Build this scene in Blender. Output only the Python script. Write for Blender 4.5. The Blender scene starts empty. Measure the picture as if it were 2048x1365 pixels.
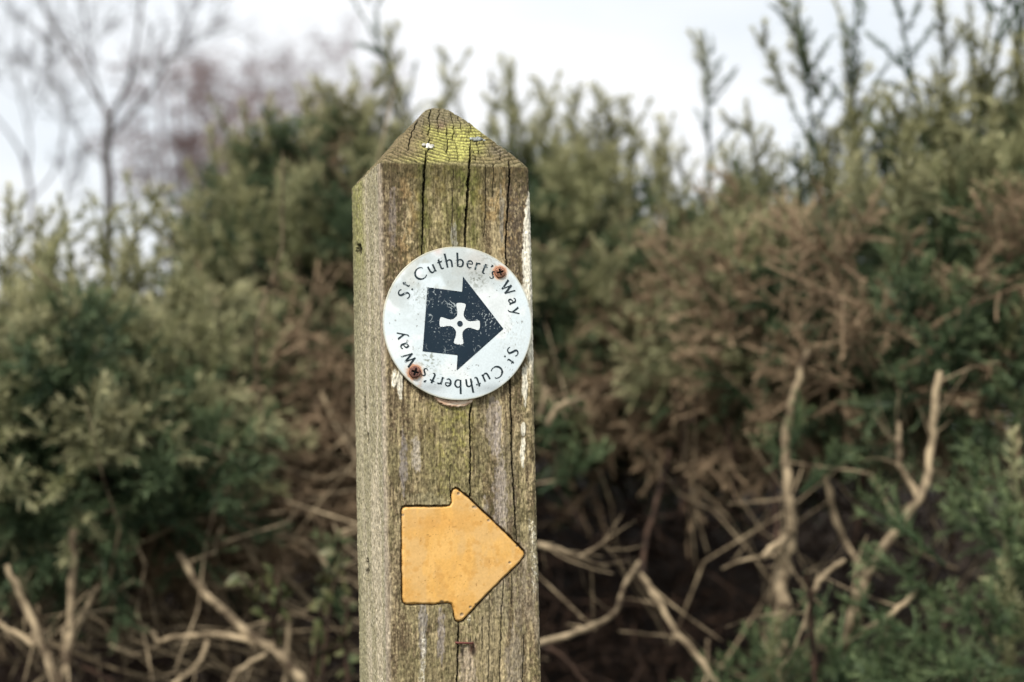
import bpy, math, random
import numpy as np
from mathutils import Vector, Matrix, Quaternion

random.seed(7)
rng = np.random.default_rng(7)
SC = bpy.context.scene
COL = SC.collection

# ------------------------------------------------------------------ camera
CAM_H = 1.25
PITCH = 0.0606
FPX = 50.0 / 36.0 * 2048.0
cam_d = bpy.data.cameras.new('camera')
cam = bpy.data.objects.new('camera', cam_d)
COL.objects.link(cam)
cam.location = (0, 0, CAM_H)
cam.rotation_euler = (math.pi / 2 + PITCH, 0, 0)
cam_d.lens = 50
cam_d.sensor_width = 36
cam_d.clip_start = 0.02
cam_d.clip_end = 3000
cam_d.dof.use_dof = True
cam_d.dof.focus_distance = 0.825
cam_d.dof.aperture_fstop = 5.8
SC.camera = cam

# ------------------------------------------------------------------ world, sun, exposure
SUN_EL, SUN_AZ = math.radians(47), math.radians(-28)      # azimuth from "behind the camera", negative = left
w = bpy.data.worlds.new('World')
SC.world = w
w.use_nodes = True
nt = w.node_tree
nt.nodes.clear()
N = nt.nodes.new
out = N('ShaderNodeOutputWorld')
sky = N('ShaderNodeTexSky')
sky.sky_type = 'NISHITA'
sky.sun_disc = False
sky.sun_elevation = SUN_EL
sun_dir = Vector((math.sin(SUN_AZ) * math.cos(SUN_EL), -math.cos(SUN_AZ) * math.cos(SUN_EL), math.sin(SUN_EL)))
sky.sun_rotation = math.atan2(sun_dir.x, sun_dir.y)
bg_sky = N('ShaderNodeBackground')
bg_sky.inputs[1].default_value = 0.08
nt.links.new(sky.outputs[0], bg_sky.inputs[0])
tc = N('ShaderNodeTexCoord')
mp = N('ShaderNodeMapping')
mp.inputs['Scale'].default_value = (1, 1, 2.2)
nt.links.new(tc.outputs['Generated'], mp.inputs[0])
nz = N('ShaderNodeTexNoise')
nz.inputs['Scale'].default_value = 3.1
nz.inputs['Detail'].default_value = 4
nt.links.new(mp.outputs[0], nz.inputs[0])
rp = N('ShaderNodeValToRGB')
rp.color_ramp.elements[0].position = 0.36
rp.color_ramp.elements[0].color = (0.80, 0.845, 0.885, 1)
rp.color_ramp.elements[1].position = 0.60
rp.color_ramp.elements[1].color = (0.985, 0.99, 1.0, 1)
nt.links.new(nz.outputs[0], rp.inputs[0])
bg_cl = N('ShaderNodeBackground')
bg_cl.inputs[1].default_value = 0.64
nt.links.new(rp.outputs[0], bg_cl.inputs[0])
mx = N('ShaderNodeMixShader')
mx.inputs[0].default_value = 0.93
nt.links.new(bg_sky.outputs[0], mx.inputs[1])
nt.links.new(bg_cl.outputs[0], mx.inputs[2])
nt.links.new(mx.outputs[0], out.inputs[0])

sun_l = bpy.data.lights.new('sun', 'SUN')
sun_l.energy = 2.7
sun_l.angle = math.radians(9)
sun_l.color = (1.0, 0.95, 0.87)
sun = bpy.data.objects.new('sun', sun_l)
COL.objects.link(sun)
sun.rotation_euler = sun_dir.to_track_quat('Z', 'Y').to_euler()
sun.location = sun_dir * 20

SC.view_settings.view_transform = 'Standard'
SC.view_settings.look = 'None'
SC.view_settings.exposure = 0.85
SC.view_settings.gamma = 1.0
SC.view_settings.use_curve_mapping = False
SC.render.engine = 'CYCLES'
SC.cycles.max_bounces = 6
SC.cycles.diffuse_bounces = 2
SC.cycles.use_denoising = True

# ------------------------------------------------------------------ helpers
def lin(c):
    c = np.asarray(c, float) / 255.0
    return np.where(c <= 0.04045, c / 12.92, ((c + 0.055) / 1.055) ** 2.4)

def at(px, py, d):
    """point of the place seen at photo pixel (px,py) at depth d metres"""
    x = (px - 1024) / FPX * d
    zc = (682.5 - py) / FPX * d
    c, s = math.cos(PITCH), math.sin(PITCH)
    return Vector((x, d * c - zc * s, CAM_H + d * s + zc * c))

def hash2(ix, iy, seed):
    n = (ix.astype(np.int64) * 374761393 + iy.astype(np.int64) * 668265263 + seed * 974634777) & 0x7fffffff
    n = ((n ^ (n >> 13)) * 1274126177) & 0x7fffffff
    n = (n ^ (n >> 16)) & 0xffffff
    return n / float(0xffffff)

def vnoise(x, y, seed=0):
    x = np.asarray(x, float); y = np.asarray(y, float)
    ix = np.floor(x); iy = np.floor(y)
    fx = x - ix; fy = y - iy
    fx = fx * fx * (3 - 2 * fx); fy = fy * fy * (3 - 2 * fy)
    a = hash2(ix, iy, seed); b = hash2(ix + 1, iy, seed)
    c = hash2(ix, iy + 1, seed); d = hash2(ix + 1, iy + 1, seed)
    return (a * (1 - fx) + b * fx) * (1 - fy) + (c * (1 - fx) + d * fx) * fy

def fbm(x, y, seed=0, octs=4, gain=0.55):
    t = 0; a = 1; n = 0
    for i in range(octs):
        t = t + a * vnoise(x * 2 ** i + 17.3 * i, y * 2 ** i + 5.1 * i, seed + i)
        n += a; a *= gain
    return t / n

def sst(a, b, x):
    t = np.clip((x - a) / (b - a), 0, 1)
    return t * t * (3 - 2 * t)

def mixc(c, col, m):
    m = np.clip(m, 0, 1)[:, None]
    return c * (1 - m) + np.asarray(col, float)[None, :] * m

def np_mesh(name, V, F, color=None, mats=(), smooth=True, extra=None):
    """V (n,3); F (m,3) or (m,4) int array"""
    V = np.asarray(V, np.float32); F = np.asarray(F, np.int32)
    me = bpy.data.meshes.new(name)
    k = F.shape[1]
    me.vertices.add(len(V)); me.vertices.foreach_set('co', V.ravel())
    me.loops.add(F.size); me.loops.foreach_set('vertex_index', F.ravel())
    me.polygons.add(len(F))
    me.polygons.foreach_set('loop_start', np.arange(0, F.size, k, dtype=np.int32))
    try:
        me.polygons.foreach_set('loop_total', np.full(len(F), k, dtype=np.int32))
    except Exception:
        pass
    me.update(calc_edges=True)
    me.polygons.foreach_set('use_smooth', np.full(len(F), smooth, dtype=bool))
    if color is not None:
        at_ = me.color_attributes.new('col', 'FLOAT_COLOR', 'POINT')
        c4 = np.ones((len(V), 4), np.float32); c4[:, :3] = color
        at_.data.foreach_set('color', c4.ravel())
    if extra is not None:
        a = me.attributes.new('tip', 'FLOAT', 'POINT')
        a.data.foreach_set('value', np.asarray(extra, np.float32))
    for m in mats:
        me.materials.append(m)
    me.update()
    return me

def obj(name, data, parent=None, **kw):
    o = bpy.data.objects.new(name, data)
    COL.objects.link(o)
    if parent is not None:
        o.parent = parent
    for k, v in kw.items():
        o[k] = v
    return o

def empty(name, loc, label, cat, group=None):
    o = bpy.data.objects.new(name, None)
    COL.objects.link(o)
    o.location = loc
    o.empty_display_size = 0.05
    o['label'] = label; o['category'] = cat
    if group:
        o['group'] = group
    return o

# ------------------------------------------------------------------ materials
def new_mat(name, rough=0.8, spec=0.3):
    m = bpy.data.materials.new(name)
    m.use_nodes = True
    b = m.node_tree.nodes['Principled BSDF']
    b.inputs['Roughness'].default_value = rough
    b.inputs['Specular IOR Level'].default_value = spec
    return m, m.node_tree, b

def mat_attr(name, rough=0.85, spec=0.25, grain=0.25, gscale=1800, bump=0.3, bscale=1500, bdist=0.0002, stretch=(1, 1, 1)):
    """painted-by-attribute surface with fine procedural grain on top"""
    m, t, b = new_mat(name, rough, spec)
    n = t.nodes.new; L = t.links.new
    a = n('ShaderNodeAttribute'); a.attribute_name = 'col'
    co = n('ShaderNodeTexCoord')
    mp = n('ShaderNodeMapping'); mp.inputs['Scale'].default_value = stretch
    L(co.outputs['Object'], mp.inputs[0])
    nz = n('ShaderNodeTexNoise'); nz.inputs['Scale'].default_value = gscale; nz.inputs['Detail'].default_value = 3
    L(mp.outputs[0], nz.inputs[0])
    mr = n('ShaderNodeMapRange')
    mr.inputs[1].default_value = 0.3; mr.inputs[2].default_value = 0.7
    mr.inputs[3].default_value = 1 - grain; mr.inputs[4].default_value = 1 + grain
    L(nz.outputs[0], mr.inputs[0])
    mul = n('ShaderNodeVectorMath'); mul.operation = 'SCALE'
    L(a.outputs['Color'], mul.inputs[0]); L(mr.outputs[0], mul.inputs['Scale'])
    L(mul.outputs[0], b.inputs['Base Color'])
    nb = n('ShaderNodeTexNoise'); nb.inputs['Scale'].default_value = bscale; nb.inputs['Detail'].default_value = 4
    L(mp.outputs[0], nb.inputs[0])
    bp = n('ShaderNodeBump'); bp.inputs['Strength'].default_value = bump; bp.inputs['Distance'].default_value = bdist
    L(nb.outputs[0], bp.inputs['Height']); L(bp.outputs[0], b.inputs['Normal'])
    return m

M_wood = mat_attr('weathered_wood', 0.9, 0.2, 0.52, 1000, 1.0, 1000, 0.0006, (1, 1, 0.32))
M_disc = mat_attr('weathered_plastic', 0.42, 0.4, 0.05, 900, 0.15, 160, 0.0003)
M_yel = mat_attr('ochre_road_paint', 0.5, 0.35, 0.07, 700, 0.35, 600, 0.00025)
M_rust = mat_attr('rusted_steel', 0.75, 0.4, 0.35, 2600, 0.9, 2200, 0.0003)
M_lich = mat_attr('lichen_crust', 0.95, 0.1, 0.3, 2500, 1.0, 2500, 0.0004)

def mat_print():
    """navy ink with worn flecks and hair-line scratches"""
    m, t, b = new_mat('navy_print', 0.55, 0.2)
    n = t.nodes.new; L = t.links.new
    co = n('ShaderNodeTexCoord')
    def ramp(src, p0, p1):
        r = n('ShaderNodeMapRange'); r.inputs[1].default_value = p0; r.inputs[2].default_value = p1
        L(src, r.inputs[0]); return r.outputs[0]
    f = n('ShaderNodeTexNoise'); f.inputs['Scale'].default_value = 900; f.inputs['Detail'].default_value = 3
    L(co.outputs['Object'], f.inputs[0])
    big = n('ShaderNodeTexNoise'); big.inputs['Scale'].default_value = 75; big.inputs['Detail'].default_value = 2
    L(co.outputs['Object'], big.inputs[0])
    # flecks: only where both the fine and the broad noise are high
    add = n('ShaderNodeMath'); add.operation = 'MULTIPLY_ADD'
    L(big.outputs[0], add.inputs[0]); add.inputs[1].default_value = 0.42; L(f.outputs[0], add.inputs[2])
    fl = ramp(add.outputs[0], 0.85, 0.93)
    # scratches: distorted voronoi edges gated by noise
    dn = n('ShaderNodeTexNoise'); dn.inputs['Scale'].default_value = 130; dn.inputs['Detail'].default_value = 3
    L(co.outputs['Object'], dn.inputs[0])
    sc = n('ShaderNodeVectorMath'); sc.operation = 'MULTIPLY_ADD'
    L(dn.outputs['Color'], sc.inputs[0]); sc.inputs[1].default_value = (0.012, 0.012, 0.012)
    L(co.outputs['Object'], sc.inputs[2])
    v = n('ShaderNodeTexVoronoi'); v.feature = 'DISTANCE_TO_EDGE'; v.inputs['Scale'].default_value = 160
    L(sc.outputs[0], v.inputs[0])
    e = ramp(v.outputs['Distance'], 0.045, 0.01)
    g = n('ShaderNodeTexNoise'); g.inputs['Scale'].default_value = 110; g.inputs['Detail'].default_value = 5
    mpg = n('ShaderNodeMapping'); mpg.inputs['Location'].default_value = (3.1, 1.7, 0.4)
    L(co.outputs['Object'], mpg.inputs[0]); L(mpg.outputs[0], g.inputs[0])
    gg = ramp(g.outputs[0], 0.57, 0.66)
    mu = n('ShaderNodeMath'); mu.operation = 'MULTIPLY'; L(e, mu.inputs[0]); L(gg, mu.inputs[1])
    mxm = n('ShaderNodeMath'); mxm.operation = 'MAXIMUM'; L(fl, mxm.inputs[0]); L(mu.outputs[0], mxm.inputs[1])
    mul = n('ShaderNodeMath'); mul.operation = 'MULTIPLY'; L(mxm.outputs[0], mul.inputs[0]); mul.inputs[1].default_value = 0.62
    # broad tone drift teal -> violet
    c1 = n('ShaderNodeMix'); c1.data_type = 'RGBA'
    c1.inputs[6].default_value = (0.009, 0.025, 0.040, 1); c1.inputs[7].default_value = (0.015, 0.025, 0.042, 1)
    L(big.outputs[0], c1.inputs[0])
    mix = n('ShaderNodeMix'); mix.data_type = 'RGBA'
    L(mul.outputs[0], mix.inputs[0]); L(c1.outputs[2], mix.inputs[6]); mix.inputs[7].default_value = (0.55, 0.62, 0.64, 1)
    L(mix.outputs[2], b.inputs['Base Color'])
    return m
M_print = mat_print()

def mat_letter():
    m, t, b = new_mat('worn_lettering_ink', 0.5, 0.3)
    n = t.nodes.new; L = t.links.new
    co = n('ShaderNodeTexCoord')
    f = n('ShaderNodeTexNoise'); f.inputs['Scale'].default_value = 420; f.inputs['Detail'].default_value = 4
    L(co.outputs['Object'], f.inputs[0])
    r = n('ShaderNodeMapRange'); r.inputs[1].default_value = 0.60; r.inputs[2].default_value = 0.72; r.inputs[4].default_value = 0.8
    L(f.outputs[0], r.inputs[0])
    mix = n('ShaderNodeMix'); mix.data_type = 'RGBA'
    L(r.outputs[0], mix.inputs[0])
    mix.inputs[6].default_value = (0.012, 0.024, 0.032, 1); mix.inputs[7].default_value = (0.50, 0.57, 0.60, 1)
    L(mix.outputs[2], b.inputs['Base Color'])
    return m
M_letter = mat_letter()

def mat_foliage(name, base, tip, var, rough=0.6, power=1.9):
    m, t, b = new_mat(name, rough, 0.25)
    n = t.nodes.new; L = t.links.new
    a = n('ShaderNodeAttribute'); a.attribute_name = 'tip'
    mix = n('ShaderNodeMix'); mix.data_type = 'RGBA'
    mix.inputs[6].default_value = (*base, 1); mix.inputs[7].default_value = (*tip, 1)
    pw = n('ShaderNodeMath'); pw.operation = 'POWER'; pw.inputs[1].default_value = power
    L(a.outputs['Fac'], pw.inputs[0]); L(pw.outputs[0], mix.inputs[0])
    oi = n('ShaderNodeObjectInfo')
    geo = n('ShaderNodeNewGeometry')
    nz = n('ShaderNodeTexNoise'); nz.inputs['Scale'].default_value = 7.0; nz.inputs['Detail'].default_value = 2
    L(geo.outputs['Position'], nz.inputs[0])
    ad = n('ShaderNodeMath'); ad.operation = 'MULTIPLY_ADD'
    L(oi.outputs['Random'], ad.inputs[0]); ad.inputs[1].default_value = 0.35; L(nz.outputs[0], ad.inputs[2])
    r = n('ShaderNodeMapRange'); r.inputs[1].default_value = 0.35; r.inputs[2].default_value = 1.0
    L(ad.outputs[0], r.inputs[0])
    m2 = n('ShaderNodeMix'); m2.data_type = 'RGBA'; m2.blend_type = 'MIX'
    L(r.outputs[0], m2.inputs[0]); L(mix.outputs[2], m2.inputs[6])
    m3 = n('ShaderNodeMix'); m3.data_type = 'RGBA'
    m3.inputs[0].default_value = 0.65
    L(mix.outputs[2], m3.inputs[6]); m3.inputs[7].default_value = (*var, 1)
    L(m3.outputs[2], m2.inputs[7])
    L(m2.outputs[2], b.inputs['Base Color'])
    return m
M_gorse = mat_foliage('gorse_lit_green', (0.018, 0.031, 0.011), (0.68, 0.63, 0.36), (0.215, 0.225, 0.098), power=2.1)  # brighter gorse copy: light on the clump tops is put into its colour
M_gorse2 = mat_foliage('gorse_shade_green', (0.009, 0.022, 0.009), (0.18, 0.235, 0.11), (0.016, 0.042, 0.020))  # darker copy of the same gorse, with shade put into its colour
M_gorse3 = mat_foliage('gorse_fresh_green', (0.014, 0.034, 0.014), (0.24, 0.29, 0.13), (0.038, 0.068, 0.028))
M_dead = mat_foliage('dead_gorse', (0.055, 0.036, 0.022), (0.62, 0.45, 0.28), (0.22, 0.155, 0.095), 0.8)
M_leaf = mat_foliage('small_leaf', (0.035, 0.06, 0.02), (0.14, 0.14, 0.06), (0.12, 0.10, 0.05), 0.5)

def mat_bark(name, c0, c1, scale=42):
    m, t, b = new_mat(name, 0.85, 0.2)
    n = t.nodes.new; L = t.links.new
    co = n('ShaderNodeTexCoord')
    nz = n('ShaderNodeTexNoise'); nz.inputs['Scale'].default_value = scale; nz.inputs['Detail'].default_value = 5
    L(co.outputs['Object'], nz.inputs[0])
    r = n('ShaderNodeValToRGB')
    r.color_ramp.elements[0].position = 0.35; r.color_ramp.elements[0].color = (*c0, 1)
    r.color_ramp.elements[1].position = 0.66; r.color_ramp.elements[1].color = (*c1, 1)
    L(nz.outputs[0], r.inputs[0]); L(r.outputs[0], b.inputs['Base Color'])
    bp = n('ShaderNodeBump'); bp.inputs['Strength'].default_value = 0.6; bp.inputs['Distance'].default_value = 0.003
    L(nz.outputs[0], bp.inputs['Height']); L(bp.outputs[0], b.inputs['Normal'])
    return m
M_bark = mat_bark('pale_dead_bark', (0.060, 0.042, 0.026), (0.42, 0.33, 0.21))
M_bark_d = mat_bark('brown_gorse_stem', (0.013, 0.008, 0.006), (0.065, 0.039, 0.026))
M_tree = mat_bark('tree_bark', (0.045, 0.040, 0.040), (0.12, 0.10, 0.095), 25)
M_birch = mat_bark('birch_twigs', (0.10, 0.060, 0.058), (0.21, 0.135, 0.13), 10)
M_soil = mat_bark('leaf_litter_soil', (0.006, 0.004, 0.003), (0.022, 0.015, 0.010), 9)

# ================================================================== THE POST
POST_W = 0.09
T0 = Vector((-0.0328, 0.8173, 0.1515))
YAW, LEAN, PYR = 0.2892, -0.0230, 0.0495
Rp = np.array(Matrix.Rotation(PITCH, 3, 'X'))
MP3 = Matrix.Rotation(LEAN, 3, 'Y') @ Matrix.Rotation(YAW, 3, 'Z')
MPn = np.array(MP3)
P_ORG = Vector(Rp @ np.array([0, 0, 0])) + Vector((0, 0, CAM_H))
post_mat = Matrix.Translation(T0 + Vector((0, 0, CAM_H))) @ MP3.to_4x4()

def to_px(P):
    """local post points (n,3) -> photo pixel coordinates of the survey"""
    Wd = P @ MPn.T + np.array(T0)
    d = Wd @ Rp          # world -> camera axes
    return 1024 + FPX * d[:, 0] / d[:, 1], 682.5 - FPX * d[:, 2] / d[:, 1]

def face(px, py, y=0.0):
    """photo pixel -> (x, z) on the post plane at local depth y"""
    ray = Rp @ np.array([(px - 1024) / FPX, 1.0, (682.5 - py) / FPX])
    o = MPn.T @ (-np.array(T0)); r = MPn.T @ ray
    t = (y - o[1]) / r[1]
    q = o + t * r
    return q[0], q[2]

def face_arr(pts, y=0.0):
    return np.array([face(a, b, y) for a, b in pts])

def poly_sd(X, Z, poly):
    """signed distance (negative inside)"""
    d2 = np.full(X.shape, 1e9); inside = np.zeros(X.shape, bool)
    n = len(poly)
    for i in range(n):
        ax, az = poly[i]; bx, bz = poly[(i + 1) % n]
        ex, ez = bx - ax, bz - az
        t = np.clip(((X - ax) * ex + (Z - az) * ez) / (ex * ex + ez * ez + 1e-18), 0, 1)
        d2 = np.minimum(d2, (X - ax - t * ex) ** 2 + (Z - az - t * ez) ** 2)
        c = ((az > Z) != (bz > Z)) & (X < (bx - ax) * (Z - az) / (bz - az + 1e-18) + ax)
        inside ^= c
    d = np.sqrt(d2)
    return np.where(inside, -d, d)

ARROW_PX = [(802, 1020), (805, 1014), (812, 1012), (850, 1011.5), (891, 1011), (899, 1010), (902, 1004), (902, 984), (905, 978),
            (911, 975.5), (918, 978), (938.5, 995), (972.6, 1027), (1006.6, 1059.5), (1041, 1094), (1050, 1103), (1052.5, 1109),
            (1050, 1115), (1041, 1127), (1007, 1160), (972.6, 1194), (938.5, 1231), (926.6, 1243), (917, 1247), (910, 1242),
            (907, 1232), (905.5, 1217), (902, 1210), (895, 1208), (886, 1209), (870, 1211), (812, 1211), (806, 1207), (804, 1198),
            (802.5, 1138)]
ARROW = face_arr(ARROW_PX)

CRACKS = [  # photo polyline, half widths (px), depth m
    ([(941, 292), (940, 318), (939, 345), (935, 400), (932, 450), (930, 500), (936, 700), (943, 800), (940, 830), (941, 900), (940, 1000), (925, 1150), (918, 1250), (916, 1300), (914, 1400)],
     [1.0, 2.2, 3.0, 3.2, 2.8, 2.0, 1.4, 1.3, 1.4, 1.3, 1.3, 1.2, 1.5, 1.3, 1.2], 0.006),
    ([(853, 300), (851, 325), (849, 360), (847, 400), (846, 440), (845, 480), (844, 530)], [0.9, 2.2, 2.2, 1.8, 1.4, 1.0, 0.3], 0.005),
    ([(1018, 320), (1020, 345), (1017, 400), (1014, 450), (1012, 500), (1014, 600), (1020, 770), (1023, 850), (1024, 900), (1026, 960), (1031, 1040), (1033, 1085)],
     [0.8, 1.4, 1.5, 1.6, 1.4, 1.1, 1.5, 1.5, 1.2, 1.3, 1.2, 0.5], 0.005),
    ([(906, 340), (906, 400), (905, 440), (906, 480)], [0.6, 0.8, 0.7, 0.3], 0.003),
    ([(972, 330), (972, 380), (971, 430), (969, 475)], [0.8, 0.8, 0.7, 0.3], 0.003),
    ([(987, 325), (987, 360), (985, 395)], [0.8, 0.7, 0.3], 0.003),
    ([(996, 1030), (997, 1045), (998, 1060)], [0.5, 0.7, 0.3], 0.002),
    ([(1023, 1145), (1024, 1180), (1023, 1210)], [0.4, 0.9, 0.4], 0.003),
    ([(1007, 1160), (1006, 1195), (1003, 1225), (1001, 1300), (999, 1400)], [0.5, 0.9, 1.2, 1.2, 0.9], 0.004),
    ([(1048, 1270), (1047, 1310), (1044, 1400)], [0.4, 1.0, 1.0], 0.003),
    ([(979, 1190), (978, 1290), (976, 1400)], [0.4, 0.6, 0.5], 0.002),
    ([(965, 1235), (965, 1300)], [0.4, 0.5], 0.002),
    ([(902, 930), (900, 960), (901, 1000)], [0.4, 0.8, 0.5], 0.002),
]

def crack_field(px, py):
    """0..1 crack mask and depth in m"""
    m = np.zeros(px.shape); dep = np.zeros(px.shape)
    for k, (pl, ws, d) in enumerate(CRACKS):
        pl = np.array(pl, float)
        cx = np.interp(py, pl[:, 1], pl[:, 0]) + (fbm(py / 9.0, py * 0 + k, 40 + k, 3) - 0.5) * 3.2
        hw = np.interp(py, pl[:, 1], ws) * (.80 if k < 3 else .34) * (0.7 + 0.6 * vnoise(py / 14.0, py * 0 + k * 3, 70 + k))
        ok = (py > pl[0, 1]) & (py < pl[-1, 1])
        mm = np.where(ok, 1 - sst(hw * 0.75, hw * 0.75 + 1.1, np.abs(px - cx)), 0)
        m = np.maximum(m, mm); dep = np.maximum(dep, mm * d * np.clip(hw / 2.0, 0.2, 1.2))
    return m, dep

def build_post(parent):
    r = 0.0028; hw = POST_W / 2
    per = []   # x, y, nx, ny, face id (0 left, 1 front, 2 right, 3 back)
    def seg(x0, y0, x1, y1, n, nx, ny, f):
        for i in range(n):
            t = i / n
            per.append((x0 + (x1 - x0) * t, y0 + (y1 - y0) * t, nx, ny, f))
    def arc(cx, cy, a0, a1, n, f):
        for i in range(n):
            a = a0 + (a1 - a0) * i / n
            per.append((cx + r * math.cos(a), cy + r * math.sin(a), math.cos(a), math.sin(a), f))
    seg(-hw, POST_W - r, -hw, r, 118, -1, 0, 0)
    arc(-hw + r, r, math.pi, 1.5 * math.pi, 8, 1)
    seg(-hw + r, 0, hw - r, 0, 216, 0, -1, 1)
    arc(hw - r, r, 1.5 * math.pi, 2 * math.pi, 8, 1)
    seg(hw, r, hw, POST_W - r, 50, 1, 0, 2)
    arc(hw - r, POST_W - r, 0, math.pi / 2, 5, 3)
    seg(hw - r, POST_W, -hw + r, POST_W, 30, 0, 1, 3)
    arc(-hw + r, POST_W - r, math.pi / 2, math.pi, 5, 3)
    per = np.array(per); n = len(per)
    s_arc = np.concatenate([[0], np.cumsum(np.hypot(*np.diff(per[:, :2], axis=0).T))])
    zz = np.concatenate([-np.arange(0, 0.318, 0.00043), np.linspace(-0.3185, -1.47, 70)])
    # body rows, then cap rows rising to the apex
    nt_ = 118
    P = []; Nrm = []; S = []; Zc = []; fid = []; cap = []; T = []
    rows = []
    capt = np.linspace(0, 1, nt_ + 1)[1:]
    ang = math.atan2(PYR, hw)
    for t in capt[::-1]:
        rows.append(('c', t))
    for z in zz:
        rows.append(('b', z))
    cx, cy = 0.0, hw
    for kind, v in rows:
        if kind == 'b':
            x = per[:, 0]; y = per[:, 1]; z = np.full(n, v)
            nn = np.stack([per[:, 2], per[:, 3], np.zeros(n)], 1)
            k = math.exp(-abs(v) / 0.0012) * 0.5
            nn[:, 2] = k
            P.append(np.stack([x, y, z], 1)); cap.append(np.zeros(n)); T.append(np.zeros(n))
        else:
            q = 1 - v * 0.985
            x = cx + (per[:, 0] - cx) * q; y = cy + (per[:, 1] - cy) * q
            h = PYR * v
            top = PYR * 0.885           # weathered, blunt apex
            kk = 0.0030
            z = -kk * np.log(np.exp(-h / kk) + np.exp(-top / kk)) * np.ones(n)
            z = z - z[0] * 0
            nn = np.stack([per[:, 2] * math.sin(ang), per[:, 3] * math.sin(ang), np.full(n, math.cos(ang))], 1)
            P.append(np.stack([x, y, z], 1)); cap.append(np.ones(n)); T.append(np.full(n, v))
        Nrm.append(nn); S.append(s_arc); fid.append(per[:, 4])
    P = np.concatenate(P); Nrm = np.concatenate(Nrm); S = np.concatenate(S)
    fid = np.concatenate(fid); cap = np.concatenate(cap); T = np.concatenate(T)
    Nrm /= np.linalg.norm(Nrm, axis=1)[:, None]
    Z = P[:, 2].copy(); X = P[:, 0].copy(); Y = P[:, 1].copy()
    px, py = to_px(P)
    front = (fid == 1) & (cap == 0); left = (fid == 0) & (cap == 0); top = cap > 0
    tfront = top & (fid == 1); other = (~front) & (~left) & (~top)

    # ---------------- relief
    H = np.zeros(len(P))
    fib = .5 * fbm(S / 0.0016, Z / 0.030, 1, 4) + .5 * fbm(S / 0.0012, Z / 0.14, 2, 3) - 0.5
    fib2 = fbm(S / 0.006, Z / 0.09, 5, 3) - 0.5
    grit = fbm(S / 0.0011, Z / 0.0014, 9, 3) - 0.5
    H += np.where(top, 0, fib * 0.0009 + fib2 * 0.0011 + grit * 0.0007)
    cm, cd = crack_field(px, py)
    fmask = (fid == 1)
    cm = np.where(fmask, cm, 0); cd = np.where(fmask, cd, 0)
    sdA = np.full(len(P), 1.0)
    bb = front & (np.abs(X - ARROW[:, 0].mean()) < 0.05) & (Z < ARROW[:, 1].max() + 0.006) & (Z > ARROW[:, 1].min() - 0.006)
    jit = (fbm(X[bb] / 0.0022, Z[bb] / 0.0022, 91, 3) - 0.5) * 0.0011
    sdA[bb] = poly_sd(X[bb], Z[bb], ARROW) + jit
    rec = 1 - sst(-0.0002, 0.0003, sdA)
    cd = cd * (1 - rec)
    H -= cd
    H -= rec * 0.0030
    # growth rings on the sawn cap: circles about a pith behind the apex
    pr = np.hypot((X - 0.013) * 0.93, Y - 0.088) + (fbm(X / 0.014, Y / 0.014, 21, 3) - 0.5) * 0.0022
    ring = pr / 0.00225 + 0.8 * np.sin(pr / 0.011)
    rv = 0.5 + 0.5 * np.cos(2 * math.pi * ring)
    rv = rv ** 2.5
    ringm = np.where(top, rv * (0.35 + 0.9 * vnoise(X / 0.006, Y / 0.006, 23)), 0)
    H -= ringm * 0.0007
    H += np.where(top, (fbm(X / 0.0016, Y / 0.0016, 26, 3) - 0.5) * 0.0008 + (fbm(X / 0.012, Y / 0.012, 27, 3) - 0.5) * 0.0025, 0)
    # radial drying checks on the cap
    thp = np.arctan2(X - 0.013, -(Y - 0.088))
    chk = np.zeros(len(P))
    for k, (a, r0, r1, wd) in enumerate([(-0.60, .02, .075, 1.2), (-0.335, .030, .09, 2.0), (-0.255, .035, .072, 1.0), (-0.12, .03, .088, 1.1), (-0.03, .02, .07, 1.0), (0.06, .045, .09, 1.3),
                                          (0.135, .035, .084, 1.0), (0.20, .03, .09, 1.2), (0.33, .04, .085, .8), (-.46, .05, .09, .8), (.47, .05, .1, .8), (-0.19, .055, .09, .8), (0.02, .06, .09, .7), (0.27, .06, .09, .7)]):
        aa = a + (fbm(pr / 0.005, pr * 0 + k, 33 + k, 3) - 0.5) * 0.05
        dd = np.abs(thp - aa) * pr
        m_ = (1 - sst(0.00005 * wd, 0.00005 * wd + 0.00034, dd)) * sst(r0, r0 + .01, pr) * (1 - sst(r1 - .008, r1, pr))
        chk = np.maximum(chk, np.where(tfront, m_, 0))
    chk = np.maximum(chk, np.where(tfront, np.maximum(cm, 0), 0))
    H -= np.where(top, chk * 0.0022, 0) * (1 - np.clip((T - 0.85) / 0.15, 0, 1) * 0.7)
    # tiny cross checks
    cc = np.where(top, sst(0.80, 0.86, vnoise(thp / 0.035, ring * 0.9, 55)), 0)
    H -= cc * 0.0004
    # knots and gouges on the left side
    knots = [(718, 500, 6, 14, 0.003), (735, 1140, 3, 26, 0.0025), (730, 815, 2.2, 22, 0.002), (736, 880, 2.2, 16, 0.0015), (747, 1395, 4, 10, 0.002)]
    km = np.zeros(len(P))
    for (kx, ky, a, b_, d) in knots:
        q = np.hypot((px - kx) / a, (py - ky) / b_)
        mk = np.where(left, 1 - sst(0.5, 1.15, q + (fbm(px / 4, py / 6, 61) - .5) * 0.8), 0)
        km = np.maximum(km, mk); H -= mk * d
    # worn arrises
    fade = np.clip((T - 0.9) / 0.1, 0, 1)
    H *= (1 - 0.8 * fade)
    # white paint skin
    def blob(x0, y0, a, b_, seed, rag=0.9):
        q = np.hypot((px - x0) / a, (py - y0) / b_)
        return 1 - sst(0.82, 1.08, q + (fbm(px / 5.0, py / 14.0, seed, 4) - 0.5) * rag)
    paint = np.zeros(len(P))
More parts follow.
